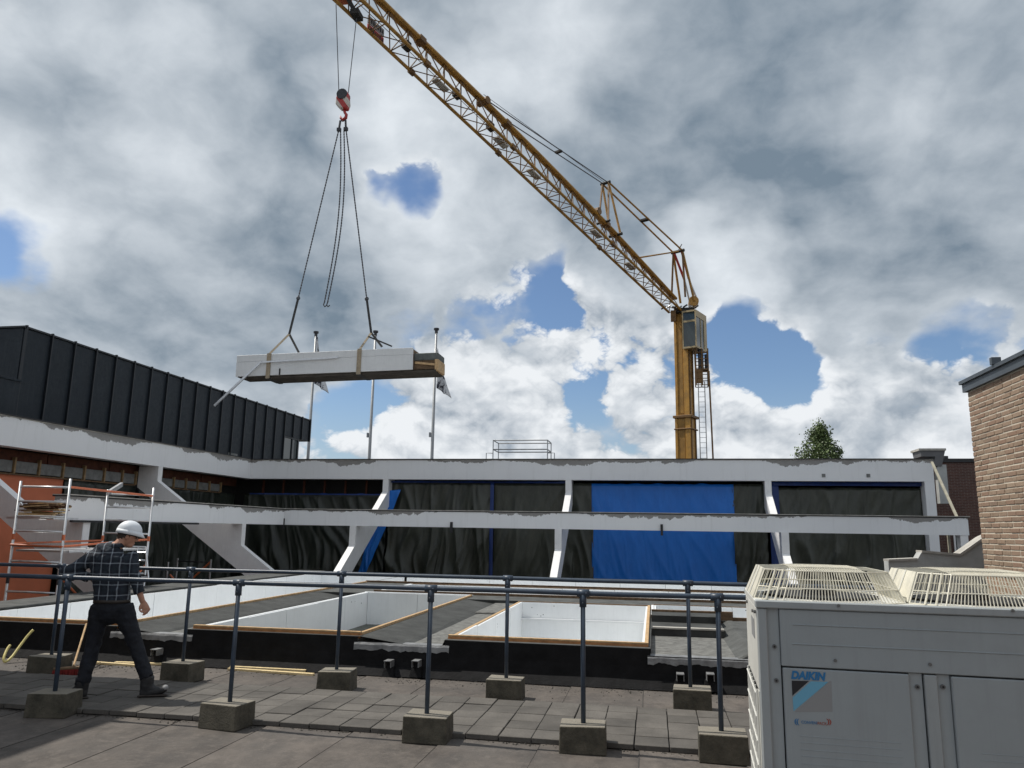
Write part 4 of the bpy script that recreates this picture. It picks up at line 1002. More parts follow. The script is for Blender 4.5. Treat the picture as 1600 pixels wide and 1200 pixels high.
# ---------------- hook block
hb = on_y(537, 157, LYD)
MB().tube(tr0, hb+Vector((-.20, 0, .28)), .016, 5).build('hoist_rope', 'rope', cr)
MB().tube(tr1, hb+Vector((.16, 0, .28)), .016, 5).build('hoist_rope', 'rope', cr)
hk = thing('hook_block', hb-up*.75, 'red and white striped hook block hanging from the jib', 'hook block')
mb = MB(); pts = [(-.20, .30), (0, .40), (.17, .28), (.23, -.18), (.17, -.38), (-.08, -.36), (-.26, -.18), (-.25, .06)]
mb.prism([(hb.x+x, hb.y-.14, hb.z+z) for x, z in pts], (0, .28, 0)).build('cheek_plates', 'hook_stripe', hk, bevel=.03)
MB().tube(hb+Vector((-.02, -.17, .18)), hb+Vector((-.02, .17, .18)), .20, 14).build('sheave', 'steel_dark', hk)
hq = hb+Vector((.04, 0, -.38))
MB().path([hq+Vector((.0, 0, .05)), hq+Vector((.03, 0, -.10)), hq+Vector((.10, 0, -.20)), hq+Vector((.08, 0, -.32)), hq+Vector((-.02, 0, -.38)), hq+Vector((-.11, 0, -.32)), hq+Vector((-.13, 0, -.22))], [.06, .05, .055, .065, .06, .045, .02], 8).build('hook', 'hook_red', hk, smooth=True)
# ---------------- lifted beam
Lr = on_y(645, 560, LYD); Ll = on_y(369, 572, LYD); Rr = on_y(683, 564, LYD)
tilt = math.atan2(Lr.z-Ll.z, Lr.x-Ll.x)
TM = Matrix.Translation(Ll) @ Matrix.Rotation(-tilt, 4, 'Y')
LW = (Lr-Ll).length; LH = .375; LD = .95
ld = thing('lifted_beam', ((Ll.x+Rr.x)/2, LYD+.5, Ll.z-.5), 'long white prefabricated roof edge beam hanging from the crane slings', 'beam')
MB(TM).box(0, LW, 0, .05, -LH, LH-.24).build('front_panel', 'load_white', ld, bevel=.006)
MB(TM).box(0, LW, .004, .05, LH-.235, LH).build('front_panel', 'load_white', ld, bevel=.006)
MB(TM).box(.02, LW-.03, .02, LD, LH-.05, LH-.008).build('top_sheet', 'load_white', ld)
MB(TM).box(-.002, .04, .05, LD, -LH+.02, LH-.02).build('end_panel', 'load_white', ld)
MB(TM).box(LW-.04, LW, .05, LD, -LH+.02, LH-.05).build('end_panel', 'old_wood', ld)
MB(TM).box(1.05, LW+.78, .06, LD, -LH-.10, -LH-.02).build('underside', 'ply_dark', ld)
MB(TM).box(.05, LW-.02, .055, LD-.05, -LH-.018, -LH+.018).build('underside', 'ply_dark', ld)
MB(TM).box(LW+.002, LW+.84, .10, LD-.05, -.05, LH-.18).build('core_sheet', 'core_grey', ld, bevel=.02)
MB(TM).box(LW+.002, LW+.72, .14, LD-.1, -LH+.02, -.055).build('core_timber', 'old_wood', ld)
MB(TM).box(LW+.73, LW+.86, .08, LD-.05, -LH-.06, -.04).build('core_end', 'timber', ld, bevel=.01)
MB(TM).bar((LW+.05, .12, -.12), (LW+.78, .12, -.22), .05, .07).build('core_batten', 'timber', ld)
MB(TM).box(1.62, 1.66, -.03, -.002, -LH, -LH+.22).build('dangling_clip', 'cap_black', ld)
q1, q2, q3 = on_y(335, 634, LYD-.12), on_y(407, 566, LYD-.08), on_y(528, 558.5, LYD-.06)
MB().bar(q1, q2, .05, .07).build('loose_strip', 'alu', ld); MB().bar(q2, q3, .04, .05).build('loose_strip', 'alu', ld)
# slings
hc = hq+Vector((-.02, 0, -.36))
sg = thing('lifting_sling', hc, 'four-leg chain and strap sling between hook and lifted beam', 'sling')
MB().path([hc+Vector((.07*math.cos(a), 0, .07*math.sin(a)-.02)) for a in [i*2*math.pi/12 for i in range(13)]], .016, 5).build('master_link', 'steel_dark', sg)
for k in (-1, 1): MB().tube(hc+Vector((.10*k, 0, -.05)), hc+Vector((.13*k, 0, -.38)), .04, 6).obox(hc+Vector((.13*k, 0, -.40)), (.07, 0, 0), (0, .05, 0), (0, 0, .06)).build('chain_shortener', 'steel_dark', sg)
def chain(p0, p1, sag=0., name='chain', r=.018):
    n = max(2, int((p1-p0).length/.05)); mb = MB(); d = (p1-p0).normalized(); a = d.orthogonal().normalized(); b_ = d.cross(a)
    for i in range(n):
        t_ = (i+.5)/n; c = p0.lerp(p1, t_)+Vector((sag*math.sin(math.pi*t_), 0, 0)); w = a if i % 2 else b_
        mb.obox(c, d*.034, w*.022, w.cross(d)*.010)
    return mb.build(name, 'rope', sg)
cl, crr = on_y(466, 466, LYD+.4), on_y(573, 467, LYD+.4)
chain(hc+Vector((-.14, 0, -.42)), cl); chain(hc+Vector((.14, 0, -.42)), crr)
e1, e2 = on_y(507, 472, LYD+.3), on_y(512, 472, LYD+.3)
chain(hc+Vector((-.07, 0, -.42)), e1, .22); chain(hc+Vector((.06, 0, -.42)), e2, .24)
for e in (e1, e2): MB().path([e, e+Vector((-.03, 0, -.10)), e+Vector((.02, 0, -.17)), e+Vector((.09, 0, -.12))], .022, 6).build('chain_hook', 'steel_dark', sg)
for c_, kn, f_, bk in ((cl, (452, 522), (421, 553), (467, 551)), (crr, (580, 520), (562, 546), (597, 542))):
    MB().path([c_+Vector((.06*math.cos(a), 0, .06*math.sin(a))) for a in [i*2*math.pi/8 for i in range(9)]], .02, 5).build('link', 'steel_dark', sg)
    k0 = on_y(*kn, LYD+.45); ff = on_y(*f_, LYD-.01); bb = on_y(bk[0], bk[1], LYD+.9)
    MB().bar(c_, k0, .075, .03, (0, 1, 0)).build('strap', 'strap_dark', sg)
    MB().bar(k0, ff, .07, .02, (0, 1, 0)).build('strap', 'strap', sg); MB().bar(k0, bb, .075, .02, (0, 1, 0)).build('strap', 'strap_dark', sg)
    MB().obox(ff+Vector((0, -.012, -.42)), (.075, 0, 0), (0, .01, 0), (0, 0, .44)).build('strap_wrap', 'strap', sg)
    MB().obox(ff+Vector((0, .48, -.86)), (.075, 0, 0), (0, .5, 0), (0, 0, .012)).build('strap_wrap', 'strap_dark', sg)
kr = on_y(580, 522, LYD+.45); MB().bar(on_y(576, 526, LYD+.3), on_y(612, 541, LYD+.2), .07, .05).build('loose_strap', 'strap_dark', sg)

# ================================================================== SCAFFOLDS
sc = thing('scaffold_tower', (-11.95, 14.9, -4), 'aluminium scaffold tower with orange braces in front of the orange wall', 'scaffold')
FR = ((-12.55, -11.42, 13.65), (-12.45, -11.28, 16.1))
def zs(x, y, Y): return on_y(x, y, Y).z
tops = (zs(27, 748, 13.65), zs(162, 772, 16.1))
for fi, (xa, xb, y) in enumerate(FR):
    zt = zs(113, 748, 13.65) if fi == 0 else zs(241, 762, 16.1)
    for x in (xa, xb):
        MB().tube((x, y, -4), (x, y, zt-(.05 if x == xa else 0)), .025, 8).build('standard', 'alu', sc, smooth=True)
        for zz in (zt-1.15, zt-2.0): MB().tube((x, y, zz-.055), (x, y, zz+.055), .031, 8).build('coupling', 'orange_paint' if zz > zt-1.5 else 'steel_dark', sc)
    z = zt-.16
    while z > -3.8: MB().tube((xa, y, z), (xb, y, z-.01), .021, 7).build('rung', 'alu', sc, smooth=True); z -= .292
z1_ = tops[0]-.28; z2_ = zs(113, 853, 13.65)
MB().tube((-11.42, 13.65, z1_+.12), (-11.28, 16.1, zs(241, 775, 16.1)), .022, 7).build('brace', 'orange_paint', sc)
MB().tube((-12.55, 13.60, z2_), (-11.42, 13.60, z2_-.02), .022, 7).tube((-11.42, 13.6, z2_-.02), (-11.28, 16.05, z2_+.10), .022, 7).tube((-12.55, 13.65, z2_+.02), (-12.45, 16.1, z2_+.06), .022, 7).build('brace', 'orange_paint', sc)
MB().tube((-11.35, 13.7, -1.2), (-11.3, 16.1, .9), .022, 7).tube((-11.42, 13.72, .75), (-11.32, 16.0, -1.0), .022, 7).build('brace', 'orange_paint', sc)
p0, p1 = on_y(168, 771, 16.0), on_y(190, 757, 17.2)
MB().bar(p0, p1, .06, .10).build('loose_board', 'alu', sc)
MB().box(-12.5, -11.3, 13.7, 16.05, z2_-.13, z2_-.09).build('platform', 'alu', sc)
for x in (on_y(140, 880, 15).x, on_y(228, 880, 15.6).x):
    pass
lx0, lx1 = on_y(207, 860, 15.2), on_y(218, 860, 15.2)
for xx, tt in ((205, 216), (232, 228)):
    a, b_ = on_y(xx, 905, 15.3), on_y(tt, 856, 15.6); MB().tube(a, b_, .02, 6).build('ladder_rail', 'alu', sc)
for k in range(4):
    a, b_ = on_y(206+3*k, 902-13*k, 15.35), on_y(231-k, 902-13*k, 15.35); MB().tube(a, b_, .016, 6).build('ladder_rung', 'alu', sc)
MB().tube(on_y(124, 900, 14.2), on_y(136, 856, 14.6), .018, 6).tube(on_y(138, 856, 14.6), on_y(150, 872, 14.8), .016, 6).build('ladder_rail', 'alu', sc)
# timber offcuts on the tower
wb = thing('timber_scraps', (-12.3, 14.3, 1.9), 'bundle of splintered brown timber scraps lying on the scaffold', 'timber scraps')
w0, w1 = on_y(26, 806, 14.2), on_y(94, 808, 14.2)
for i in range(44):
    z = w0.z+.02+rnd(0, .27); a = w0.x+rnd(.02, .3); b_ = w1.x-rnd(.02, .25); yy = 14.2+rnd(-.12, .35)
    MB().bar((a, yy, z), (b_, yy+rnd(-.1, .1), z+rnd(-.04, .04)), rnd(.03, .10), rnd(.015, .04)).build('offcut', random.choice(('old_wood', 'old_wood', 'timber', 'pine', 'soffit_wood')), wb)
MB().box(w0.x-.05, w1.x+.02, 14.0, 14.7, w0.z-.06, w0.z-.02).build('tray', 'alu', wb)
# low scaffold further back
s2 = thing('low_scaffold', (-14.4, 23, -4), 'low grey scaffold frame with crossed orange braces below the fin', 'scaffold')
for x, y, px, py in ((263, 23, 263, 878), (278, 23.6, 278, 872), (330, 23.2, 330, 874)):
    p = on_y(px, py, y); MB().tube((p.x, y, -4), (p.x, y, p.z), .03, 7).build('standard', 'galv', s2)
pa, pb_, pc = on_y(263, 878, 23), on_y(278, 872, 23.6), on_y(330, 874, 23.2)
for z in (.65, .1, -.5): MB().tube((pb_.x, 23.6, z), (pc.x, 23.2, z), .02, 6).build('rung', 'steel_dark', s2)
MB().tube((pc.x, 23.2, .68), (pb_.x+.1, 23.4, -.45), .03, 6).tube((pa.x+.1, 23, .25), (pc.x-.5, 23.1, -.5), .03, 6).build('brace', 'orange_paint', s2)

# ================================================================== RAILINGS
def railing(y, z0, posts, label, rots, xa, xb):
    t = thing('guard_railing', ((xa+xb)/2, y, ZR), label, 'railing', 'walkway railings')
    zr = 1.262
    mb = MB()
    n = 60
    mb.path([(xa+(xb-xa)*i/n, y+.006*nz3(i*.21, y), zr+.005*nz3(i*.17, y, 3)) for i in range(n+1)], .0225, 10).build('top_rail', 'rail_paint', t, smooth=True)
    for x, r_ in zip(posts, rots):
        lean = rnd(-.006, .006)
        MB().tube((x, y, ZR+.10), (x+lean, y, zr-.03), .0215, 10).build('post', 'rail_paint', t, smooth=True)
        MB().tube((x-.055, y, zr), (x+.055, y, zr), .0335, 10).tube((x+lean, y, zr-.12), (x+lean, y, zr-.01), .0315, 10).tube((x+.03, y-.03, zr), (x+.03, y-.045, zr), .008, 6).tube((x, y-.028, zr-.085), (x, y-.042, zr-.085), .008, 6).build('tee_fitting', 'rail_paint', t, smooth=True)
        R_ = Matrix.Rotation(r_, 4, 'Z'); w, d, h = .195, .15, .225
        T_ = Matrix.Translation((x+rnd(-.02, .02), y, ZR)) @ R_
        mb = MB(T_); zb_ = 0
        lo = [(-w*1.03, -d*1.04, 0), (w*1.03, -d*1.04, 0), (w*1.03, d*1.04, 0), (-w*1.03, d*1.04, 0)]
        hi = [(-w, -d, h), (w, -d, h), (w, d, h), (-w, d, h)]
        hi = [(a+rnd(-.006, .006), b_+rnd(-.006, .006), c+rnd(-.008, .004)) for a, b_, c in hi]
        mb.add(lo+hi, [(0, 3, 2, 1), (4, 5, 6, 7), (0, 1, 5, 4), (1, 2, 6, 5), (2, 3, 7, 6), (3, 0, 4, 7)])
        bo = mb.build('foot_block', 'block_concrete', t, bevel=.009, seg=2)
    return t
railing(7.13, ZR, (-7.85, -5.85, -3.97, -2.04, -.63, .53, 2.3), 'dark blue tube railing on concrete blocks along the near edge of the tiles', (.1, .16, -.12, .03, .05, -.03, 0), -8.6, 2.6)
railing(8.98, ZR, (-9.4, -7.48, -5.66, -3.68, -1.66, .36, 2.3), 'dark blue tube railing on concrete blocks between the tiles and the black upstand', (0, .05, -.08, .10, .02, -.04, 0), -9.8, 2.6)

# ================================================================== SMALL THINGS ON THE ROOF
bt = thing('broom', (-7.05, 8.9, ZR), 'red bristled broom with a wooden handle lying behind the worker', 'broom')
b0, b1 = on_z(82, 1052, ZR+.04), on_z(128, 1049, ZR+.04)
dr = (b1-b0).normalized(); nr = Vector((-dr.y, dr.x, 0))
MB().obox((b0+b1)/2+up*.05, (b1-b0)/2, nr*.04, up*.014).build('head', 'old_wood', bt, bevel=.005)
mb = MB()
for i in range(34):
    for j in range(5):
        c = b0.lerp(b1, (i+.5)/34)+nr*(-.034+.017*j); mb.tube(c+up*.038, c+Vector((rnd(-.012, .012), rnd(-.02, .012), -.038)), .0045, 4, .003)
mb.build('bristles', 'broom_red', bt)
MB().tube((b0+b1)/2+up*.07+dr*.06, on_y(135, 975, 9.75), .013, 8).build('handle', 'timber', bt)
def plank(a, b_, za, w, h, label):
    p0, p1 = on_z(*a, ZR+za), on_z(*b_, ZR+za); return solo(MB().bar(p0+up*h/2, p1+up*h/2, w, h), 'timber_batten', 'pine', (p0+p1)/2, label, 'batten', 'pale battens on the roof', bevel=.003)
plank((145, 1037), (232, 1043), 0, .05, .03, 'pale pine batten lying on felt beside the broom')
plank((180, 1037), (304, 1041), .0, .06, .028, 'pale pine batten lying behind the worker, reaching past a railing block')
plank((357, 1047), (490, 1056), 0, .055, .03, 'pale pine batten lying between two railing blocks, front one of two')
plank((360, 1044), (478, 1050), .0, .05, .03, 'pale pine batten lying between two railing blocks, rear one of two')
mb = MB(); hp = [on_y(52, 984, 9.78), on_y(42, 995, 9.72), on_y(30, 1011, 9.62), on_y(18, 1027, 9.5), on_y(8, 1034, 9.42), on_y(6, 1028, 9.42), on_y(11, 1015, 9.5), on_y(16, 1008, 9.55)]
def cr_spline(pts, n=6):
    out = []
    for i in range(len(pts)-1):
        p0, p1, p2, p3 = pts[max(i-1, 0)], pts[i], pts[i+1], pts[min(i+2, len(pts)-1)]
        for k in range(n):
            t_ = k/n; out.append(.5*((2*p1)+(p2-p0)*t_+(2*p0-5*p1+4*p2-p3)*t_*t_+(3*p1-p0-3*p2+p3)*t_**3))
    return out+[pts[-1]]
solo(MB().path(cr_spline(hp), .017, 8), 'hose', 'hose_yellow', hp[4], 'pale yellow hose end curling up against the black upstand', 'hose', smooth=True)

# ================================================================== COOLING UNIT
AX, AY, AZ = .405, 3.358, 1.54; AW, AD = 1.24, .79
ROTA = rad(-3.2)
TA = Matrix.Translation((AX, AY, 0)) @ Matrix.Rotation(ROTA, 4, 'Z'); TAI = TA.inverted()
def AL(px, py, y=0.):
    """photo pixel -> (x, z) on the unit's front plane"""
    o_, d_ = TAI @ CAM, TAI.to_3x3() @ ray(px, py); t_ = (y-o_.y)/d_.y; q = o_+d_*t_; return q.x, q.z
ac = thing('cooling_unit', (AX+.6, AY+.4, ZR), 'large grey outdoor cooling unit with two cream wire fan guards', 'cooling unit')
def A(): return MB(TA)
zb = .02
ZP = AL(1222, 1042)[1]; x1, x2 = AL(1200, 1000)[0], AL(1219, 1000)[0]; x3, x4, x5, x6 = (AL(x_, 1100)[0] for x_ in (1424, 1447, 1468, 1489))
A().box(.0, x1, 0.0, .05, zb, AZ-.032).build('corner_column', 'ac_shaded', ac, bevel=.004)
A().box(AW-.062, AW, 0.0, .05, zb, AZ-.032).build('corner_column', 'ac_shaded', ac, bevel=.004)
A().box(0, .05, AD-.05, AD, zb, AZ-.032).build('corner_column', 'ac_lit', ac, bevel=.004)
A().box(AW-.05, AW, AD-.05, AD, zb, AZ-.032).build('corner_column', 'ac_lit', ac, bevel=.004)
A().box(-.006, AW+.006, -.008, .035, AZ-.030, AZ).build('top_rim', 'ac_shaded', ac, bevel=.004)
A().box(-.006, AW+.006, AD-.035, AD+.008, AZ-.030, AZ).build('top_rim', 'ac_shaded', ac, bevel=.004)
A().box(-.006, .03, .036, AD-.036, AZ-.030, AZ-.001).build('top_rim', 'ac_lit', ac, bevel=.004)
A().box(AW-.03, AW+.006, .036, AD-.036, AZ-.030, AZ-.001).build('top_rim', 'ac_lit', ac, bevel=.004)
A().box(.031, AW-.031, .036, AD-.036, AZ-.03, AZ-.004).build('top_plate', 'ac_lit', ac)
A().box(-.004, AW+.004, 0, AD, ZR, zb).build('base', 'ac_shaded', ac)
A().box(x1+.001, x2-.001, .016, .05, zb, AZ-.032).build('recess_strip', 'ac_shaded', ac)
A().box(x2+.001, AW-.064, .002, .05, ZP+.003, AZ-.032).build('upper_panel', 'ac_panel_shaded', ac, bevel=.003)
A().box(x2+.004, x3, .0, .05, zb+.02, ZP-.003).build('door_panel', 'ac_panel_shaded', ac, bevel=.004)
A().box(x3+.001, x4-.004, .016, .05, zb, ZP).build('recess_strip', 'ac_shaded', ac)
A().box(x4+.001, x5, .002, .05, zb+.02, ZP-.002).build('centre_post', 'ac_shaded', ac, bevel=.003)
A().box(x5+.001, x6, .018, .05, zb, ZP).build('recess_strip', 'ac_shaded', ac)
A().box(x6+.002, AW-.064, .0, .05, zb+.02, ZP-.003).build('door_panel', 'ac_panel_shaded', ac, bevel=.004)
A().box(.05, AW-.05, .05, AD-.055, zb, AZ-.06).build('inner_casing', 'coil', ac)
# pressed ribs on the panels
def rib(x0_, xw, z, d=.0035): A().prism([(x0_, .003, z-.004), (x0_, .002-d, z), (x0_, .003, z+.004)], (xw, 0, 0)).build('pressed_rib', 'ac_panel_shaded', ac)
for py in (976, 1006): q = AL(1238, py); rib(q[0], AW-.2-q[0], q[1])
rx0, rx1 = AL(1250, 1150)[0], AL(1408, 1158)[0]
for py in (1150, 1160, 1171, 1181, 1193, 1203, 1214):
    z_ = AL(1250, py)[1]; rib(rx0, rx1-rx0, z_); rib(x6+.08, .40, z_-.015)
for px, py in ((1210, 1010), (1213, 1063), (1433, 1073), (1473, 1073)):
    x, z = AL(px, py, .016); s_ = A().tube((x, .018, z), (x, .009, z), .0088, 12).build('screw', 'screw', ac); A().tube((x, .009, z), (x, .0075, z), .0045, 6).build('screw_slot', 'coil', s_)
for px, py, y in ((1305, 1032, .002), (1453, 1038, .002), (1310, 946, -.008), (1582, 954, -.008)):
    x, z = AL(px, py, y); A().tube((x, y, z), (x, y-.006, z), .0062, 10).build('screw', 'screw', ac)
# left side: panel, coil and white mesh
ZS = AZ-.36
A().box(-.002, .012, .05, AD-.05, ZS+.002, AZ-.032).build('side_panel', 'ac_lit', ac, bevel=.004)
A().box(-.002, .02, .05, .10, zb, ZS).build('side_frame', 'ac_lit', ac); A().box(-.002, .02, AD-.10, AD-.05, zb, ZS).build('side_frame', 'ac_lit', ac)
A().box(.03, .045, .10, AD-.10, zb, ZS).build('coil', 'coil', ac)
mb = A()
for i in range(16):
    z = zb+.04+i*.092
    if z < ZS: mb.tube((-.010, .10, z), (-.010, AD-.10, z), .0048, 6)
for j in range(7): y = .10+(AD-.2)*j/6; mb.tube((-.006, y, zb), (-.006, y, ZS), .0048, 6)
mb.build('side_mesh', 'ac_lit', ac)
for y, z in ((.20, AZ-.06), (.60, AZ-.055), (.05, AZ-.05)): A().tube((-.002, y, z), (-.010, y, z), .007, 8).build('screw', 'screw', ac)
A().box(-.0040, -.0022, .16, .34, AZ-.17, AZ-.09).build('rating_plate', 'print_grey', ac)
A().box(AW-.012, AW+.004, .05, AD-.05, zb, AZ-.057).build('side_panel', 'ac_lit', ac); A().box(.05, AW-.05, AD-.012, AD+.003, zb, AZ-.057).build('side_panel', 'ac_lit', ac)
# fan guards: octagonal wire cages
def guard(x0, x1, name):
    y0, y1 = .03, AD-.04; h = .118; ch = .105; ins = .050; z0 = AZ-.002
    g = A()
    def outline(i_, z):
        a, b_, c, d, q = x0+i_, x1-i_, y0+i_, y1-i_, ch*(1-i_*1.5)
        return [Vector(p) for p in ((a+q, c, z), (b_-q, c, z), (b_, c+q, z), (b_, d-q, z), (b_-q, d, z), (a+q, d, z), (a, d-q, z), (a, c+q, z))]
    lo, hi = outline(0, z0), outline(ins, z0+h); md_ = outline(ins*.42, z0+h*.42)
    for ring in (lo, md_, hi):
        for i in range(8): g.tube(ring[i], ring[(i+1) % 8], .0028, 5)
    r_ = .00205
    for i in range(8):
        g.tube(lo[i], hi[i], .0030, 5)
        n = 30 if i in (0, 4) else (30 if i in (2, 6) else 7)
        if i == 6: continue
        for k in range(1, n):
            a, b_ = lo[i].lerp(lo[(i+1) % 8], k/n), hi[i].lerp(hi[(i+1) % 8], k/n)
            g.tube(a, b_, r_, 4, cap=False)
    # wires over the top, both ways
    n = 30
    for k in range(1, n):
        a, b_ = hi[0].lerp(hi[1], k/n), hi[5].lerp(hi[4], k/n); g.path([a, a.lerp(b_, .33)+Vector((0, 0, .012)), a.lerp(b_, .66)+Vector((0, 0, .012)), b_], r_, 4)
    for k in range(0, 13):
        a, b_ = hi[7].lerp(hi[6], k/12), hi[2].lerp(hi[3], k/12); g.path([a, a.lerp(b_, .33)+Vector((0, 0, .010)), a.lerp(b_, .66)+Vector((0, 0, .010)), b_], r_, 4)
    fg = g.build('fan_guard', 'wire_cream', ac)
    # solid end plate on the left slope, with a split
    e = A(); a, b_, c, d = lo[7], lo[6], hi[6], hi[7]; nn = Vector((-.003, 0, .002))
    e.prism([a+nn, b_+nn, c+nn, d+nn], (-.004, 0, .003)).build('end_plate', 'wire_cream', fg)
    for f_ in (.35, .68):
        u0, u1 = a.lerp(b_, f_)+nn*3, d.lerp(c, f_)+nn*3; A().tube(u0, u1, .0035, 5).build('plate_seam', 'ac_lit', fg)
    # carrying loops on the front chamfer
    for f_ in (.45, .75):
        u0, u1 = lo[7].lerp(lo[0], f_), hi[7].lerp(hi[0], f_); A().tube(u0+Vector((-.004, -.006, 0)), u1+Vector((-.004, -.006, .004)), .0040, 6).build('clip', 'wire_cream', fg)
    A().tube(((x0+x1)/2, (y0+y1)/2, AZ-.03), ((x0+x1)/2, (y0+y1)/2, AZ+.006), .24, 28).build('fan_opening', 'coil', ac)
    A().tube(((x0+x1)/2, (y0+y1)/2, AZ+.006), ((x0+x1)/2, (y0+y1)/2, AZ+.03), .07, 16).build('fan_hub', 'steel_dark', ac)
guard(.0, .585, 'a'); guard(.60, 1.20, 'b')
# lettering and emblem
def text(body, size, x, z, matn, y=-.0022, shear=0., offset=0., sx=1.0, name='lettering'):
    cu = bpy.data.curves.new(name, 'FONT'); cu.body = body; cu.size = size; cu.shear = shear; cu.offset = offset; cu.extrude = .0004
    ob = bpy.data.objects.new(name+'_tmp', cu); COL.objects.link(ob)
    bpy.context.view_layer.update()
    me = bpy.data.meshes.new_from_object(ob.evaluated_get(bpy.context.evaluated_depsgraph_get()))
    bpy.data.objects.remove(ob)
    me.transform(Matrix.Diagonal((sx, 1, 1, 1))); me.transform(Matrix.Rotation(rad(90), 4, 'X')); me.transform(TA @ Matrix.Translation((x, y, z))); me.transform(Matrix.Translation(-ORG[ac.name]))
    me.materials.clear(); me.materials.append(MATS[matn])
    o = bpy.data.objects.new(name, me); COL.objects.link(o); o.parent = ac; return o
tx0, tz0 = AL(1236, 1061.5); tx1 = AL(1294.5, 1062)[0]; th_ = AL(1236, 1049.5)[1]-tz0
text('DAIKIN', th_/.72, tx0, tz0+.004, 'print_blue', shear=.20, offset=.0020, sx=(tx1-tx0)/(th_/.70*3.62))
def poly(pts, matn, y, name='emblem'): A().prism([(x_, y, z_) for x_, z_ in (AL(*p) for p in pts)], (0, .0016, 0)).build(name, matn, ac)
poly(((1237, 1063.5), (1264, 1064), (1238, 1087)), 'print_black', -.0016)
poly(((1267, 1064.5), (1294, 1065.5), (1240, 1111), (1238.5, 1090)), 'print_cyan', -.0016)
poly(((1297, 1064), (1299, 1064), (1301, 1112), (1242, 1112.5), (1245, 1110)), 'print_grey', -.0010, 'emblem_ground')
cx0, cz0_ = AL(1252, 1130.2); cw = AL(1291, 1131)[0]-cx0
text('CONVENI', .0155, cx0, cz0_, 'print_blue', sx=.62*cw/.066); text('-PACK', .0155, cx0+cw*.60, cz0_-.0004, 'print_red', sx=.62*cw/.066)
def arcs(px, sgn, matn):
    mb = A(); x, zc2 = AL(px, 1128)
    for k in range(2):
        pts = []
        for i in range(9):
            a = rad(-62+124*i/8); pts.append(Vector((x+sgn*(.0075*k)+sgn*.014*math.cos(a)-sgn*.010, -.0012, zc2+.0135*math.sin(a))))
        mb.path(pts, [.0006, .0012, .0018, .0022, .0024, .0022, .0018, .0012, .0006], 5)
    mb.build('emblem', matn, ac)
arcs(1247, -1, 'print_blue'); arcs(1293, 1, 'print_red')

# ================================================================== WORKER
MP = Vector((-5.62, 7.76, 0)); fwd = Vector((-math.sin(YAW), math.cos(YAW), 0)); rgt = Vector((math.cos(YAW), math.sin(YAW), 0))
def J(px, py, dy=0.):
    d = ray(px, py); t_ = (MP-CAM).dot(fwd)/d.dot(fwd); return CAM+d*t_+fwd*dy
per = thing('person', MP, 'worker in white hard hat, checked shirt and dark trousers walking with hand on hip', 'person')
neck, shC = J(182, 851, .0), J(172, 866, .0)
shL, shR = J(146, 871, .02), J(201, 869, .04)
chest, waist, pel = J(172, 893, .02), J(173, 922, .03), J(172, 946, .03)
elL, wrL = J(112, 893, -.10), J(140, 903, .02)
elR, wrR, hdR = J(209, 903, .02), J(217, 940, .08), J(222, 954, .10)
hpL, hpR = J(155, 952, .02), J(190, 952, .03)
knL, anL = J(143, 1013, .02), J(133, 1068, -.06)
knR, anR = J(208, 1013, .08), J(226, 1064, .06)
headc = J(195, 838, .07)
side = (shR-shL).normalized()
def torso(mb, k):
    mb.loft([(pel-up*.10, .165*k, .115*k), (pel, .180*k, .125*k), (waist, .165*k, .115*k), (chest, .190*k, .125*k), (shC-up*.01, .195*k, .105*k), (shC+up*.03, .11*k, .075*k), (neck, .062*k, .062*k)], side, 18)
def arm(mb, a, b_, c, k, ext_=0.):
    e = (c-b_).normalized()
    mb.loft([(a+(b_-a)*.06, .045*k, .045*k), (a+(b_-a)*.12, .052*k, .052*k), (a.lerp(b_, .5), .050*k, .052*k), (b_-(b_-a)*.06, .045*k, .047*k)], side, 12)
    mb.ellip(b_, (.05*k, 0, 0), (0, .05*k, 0), (0, 0, .05*k), 12, 8)
    mb.loft([(b_, .047*k, .05*k), (b_.lerp(c, .35), .047*k, .048*k), (b_.lerp(c, .8), .036*k, .036*k), (c+e*ext_, .033*k, .033*k)], side, 12)
def leg(mb, h, kn, an, k):
    mb.loft([(h+up*.05, .088*k, .10*k), (h.lerp(kn, .2), .092*k, .10*k), (h.lerp(kn, .6), .072*k, .078*k), (kn, .06*k, .066*k), (kn.lerp(an, .35), .056*k, .064*k), (an+up*.04, .045*k, .050*k)], side, 14)
CLOTH = bpy.data.textures.new('cloth_folds', 'CLOUDS'); CLOTH.noise_scale = .075; CLOTH.noise_depth = 2
def folds(o, st_):
    d_ = o.modifiers.new('folds', 'DISPLACE'); d_.texture = CLOTH; d_.strength = st_; d_.mid_level = .5; d_.texture_coords = 'GLOBAL'
def remesh(o, vox, sm=4):
    r_ = o.modifiers.new('remesh', 'REMESH'); r_.mode = 'VOXEL'; r_.voxel_size = vox; r_.use_smooth_shade = True
    s2_ = o.modifiers.new('smooth', 'SMOOTH'); s2_.iterations = sm; s2_.factor = .5
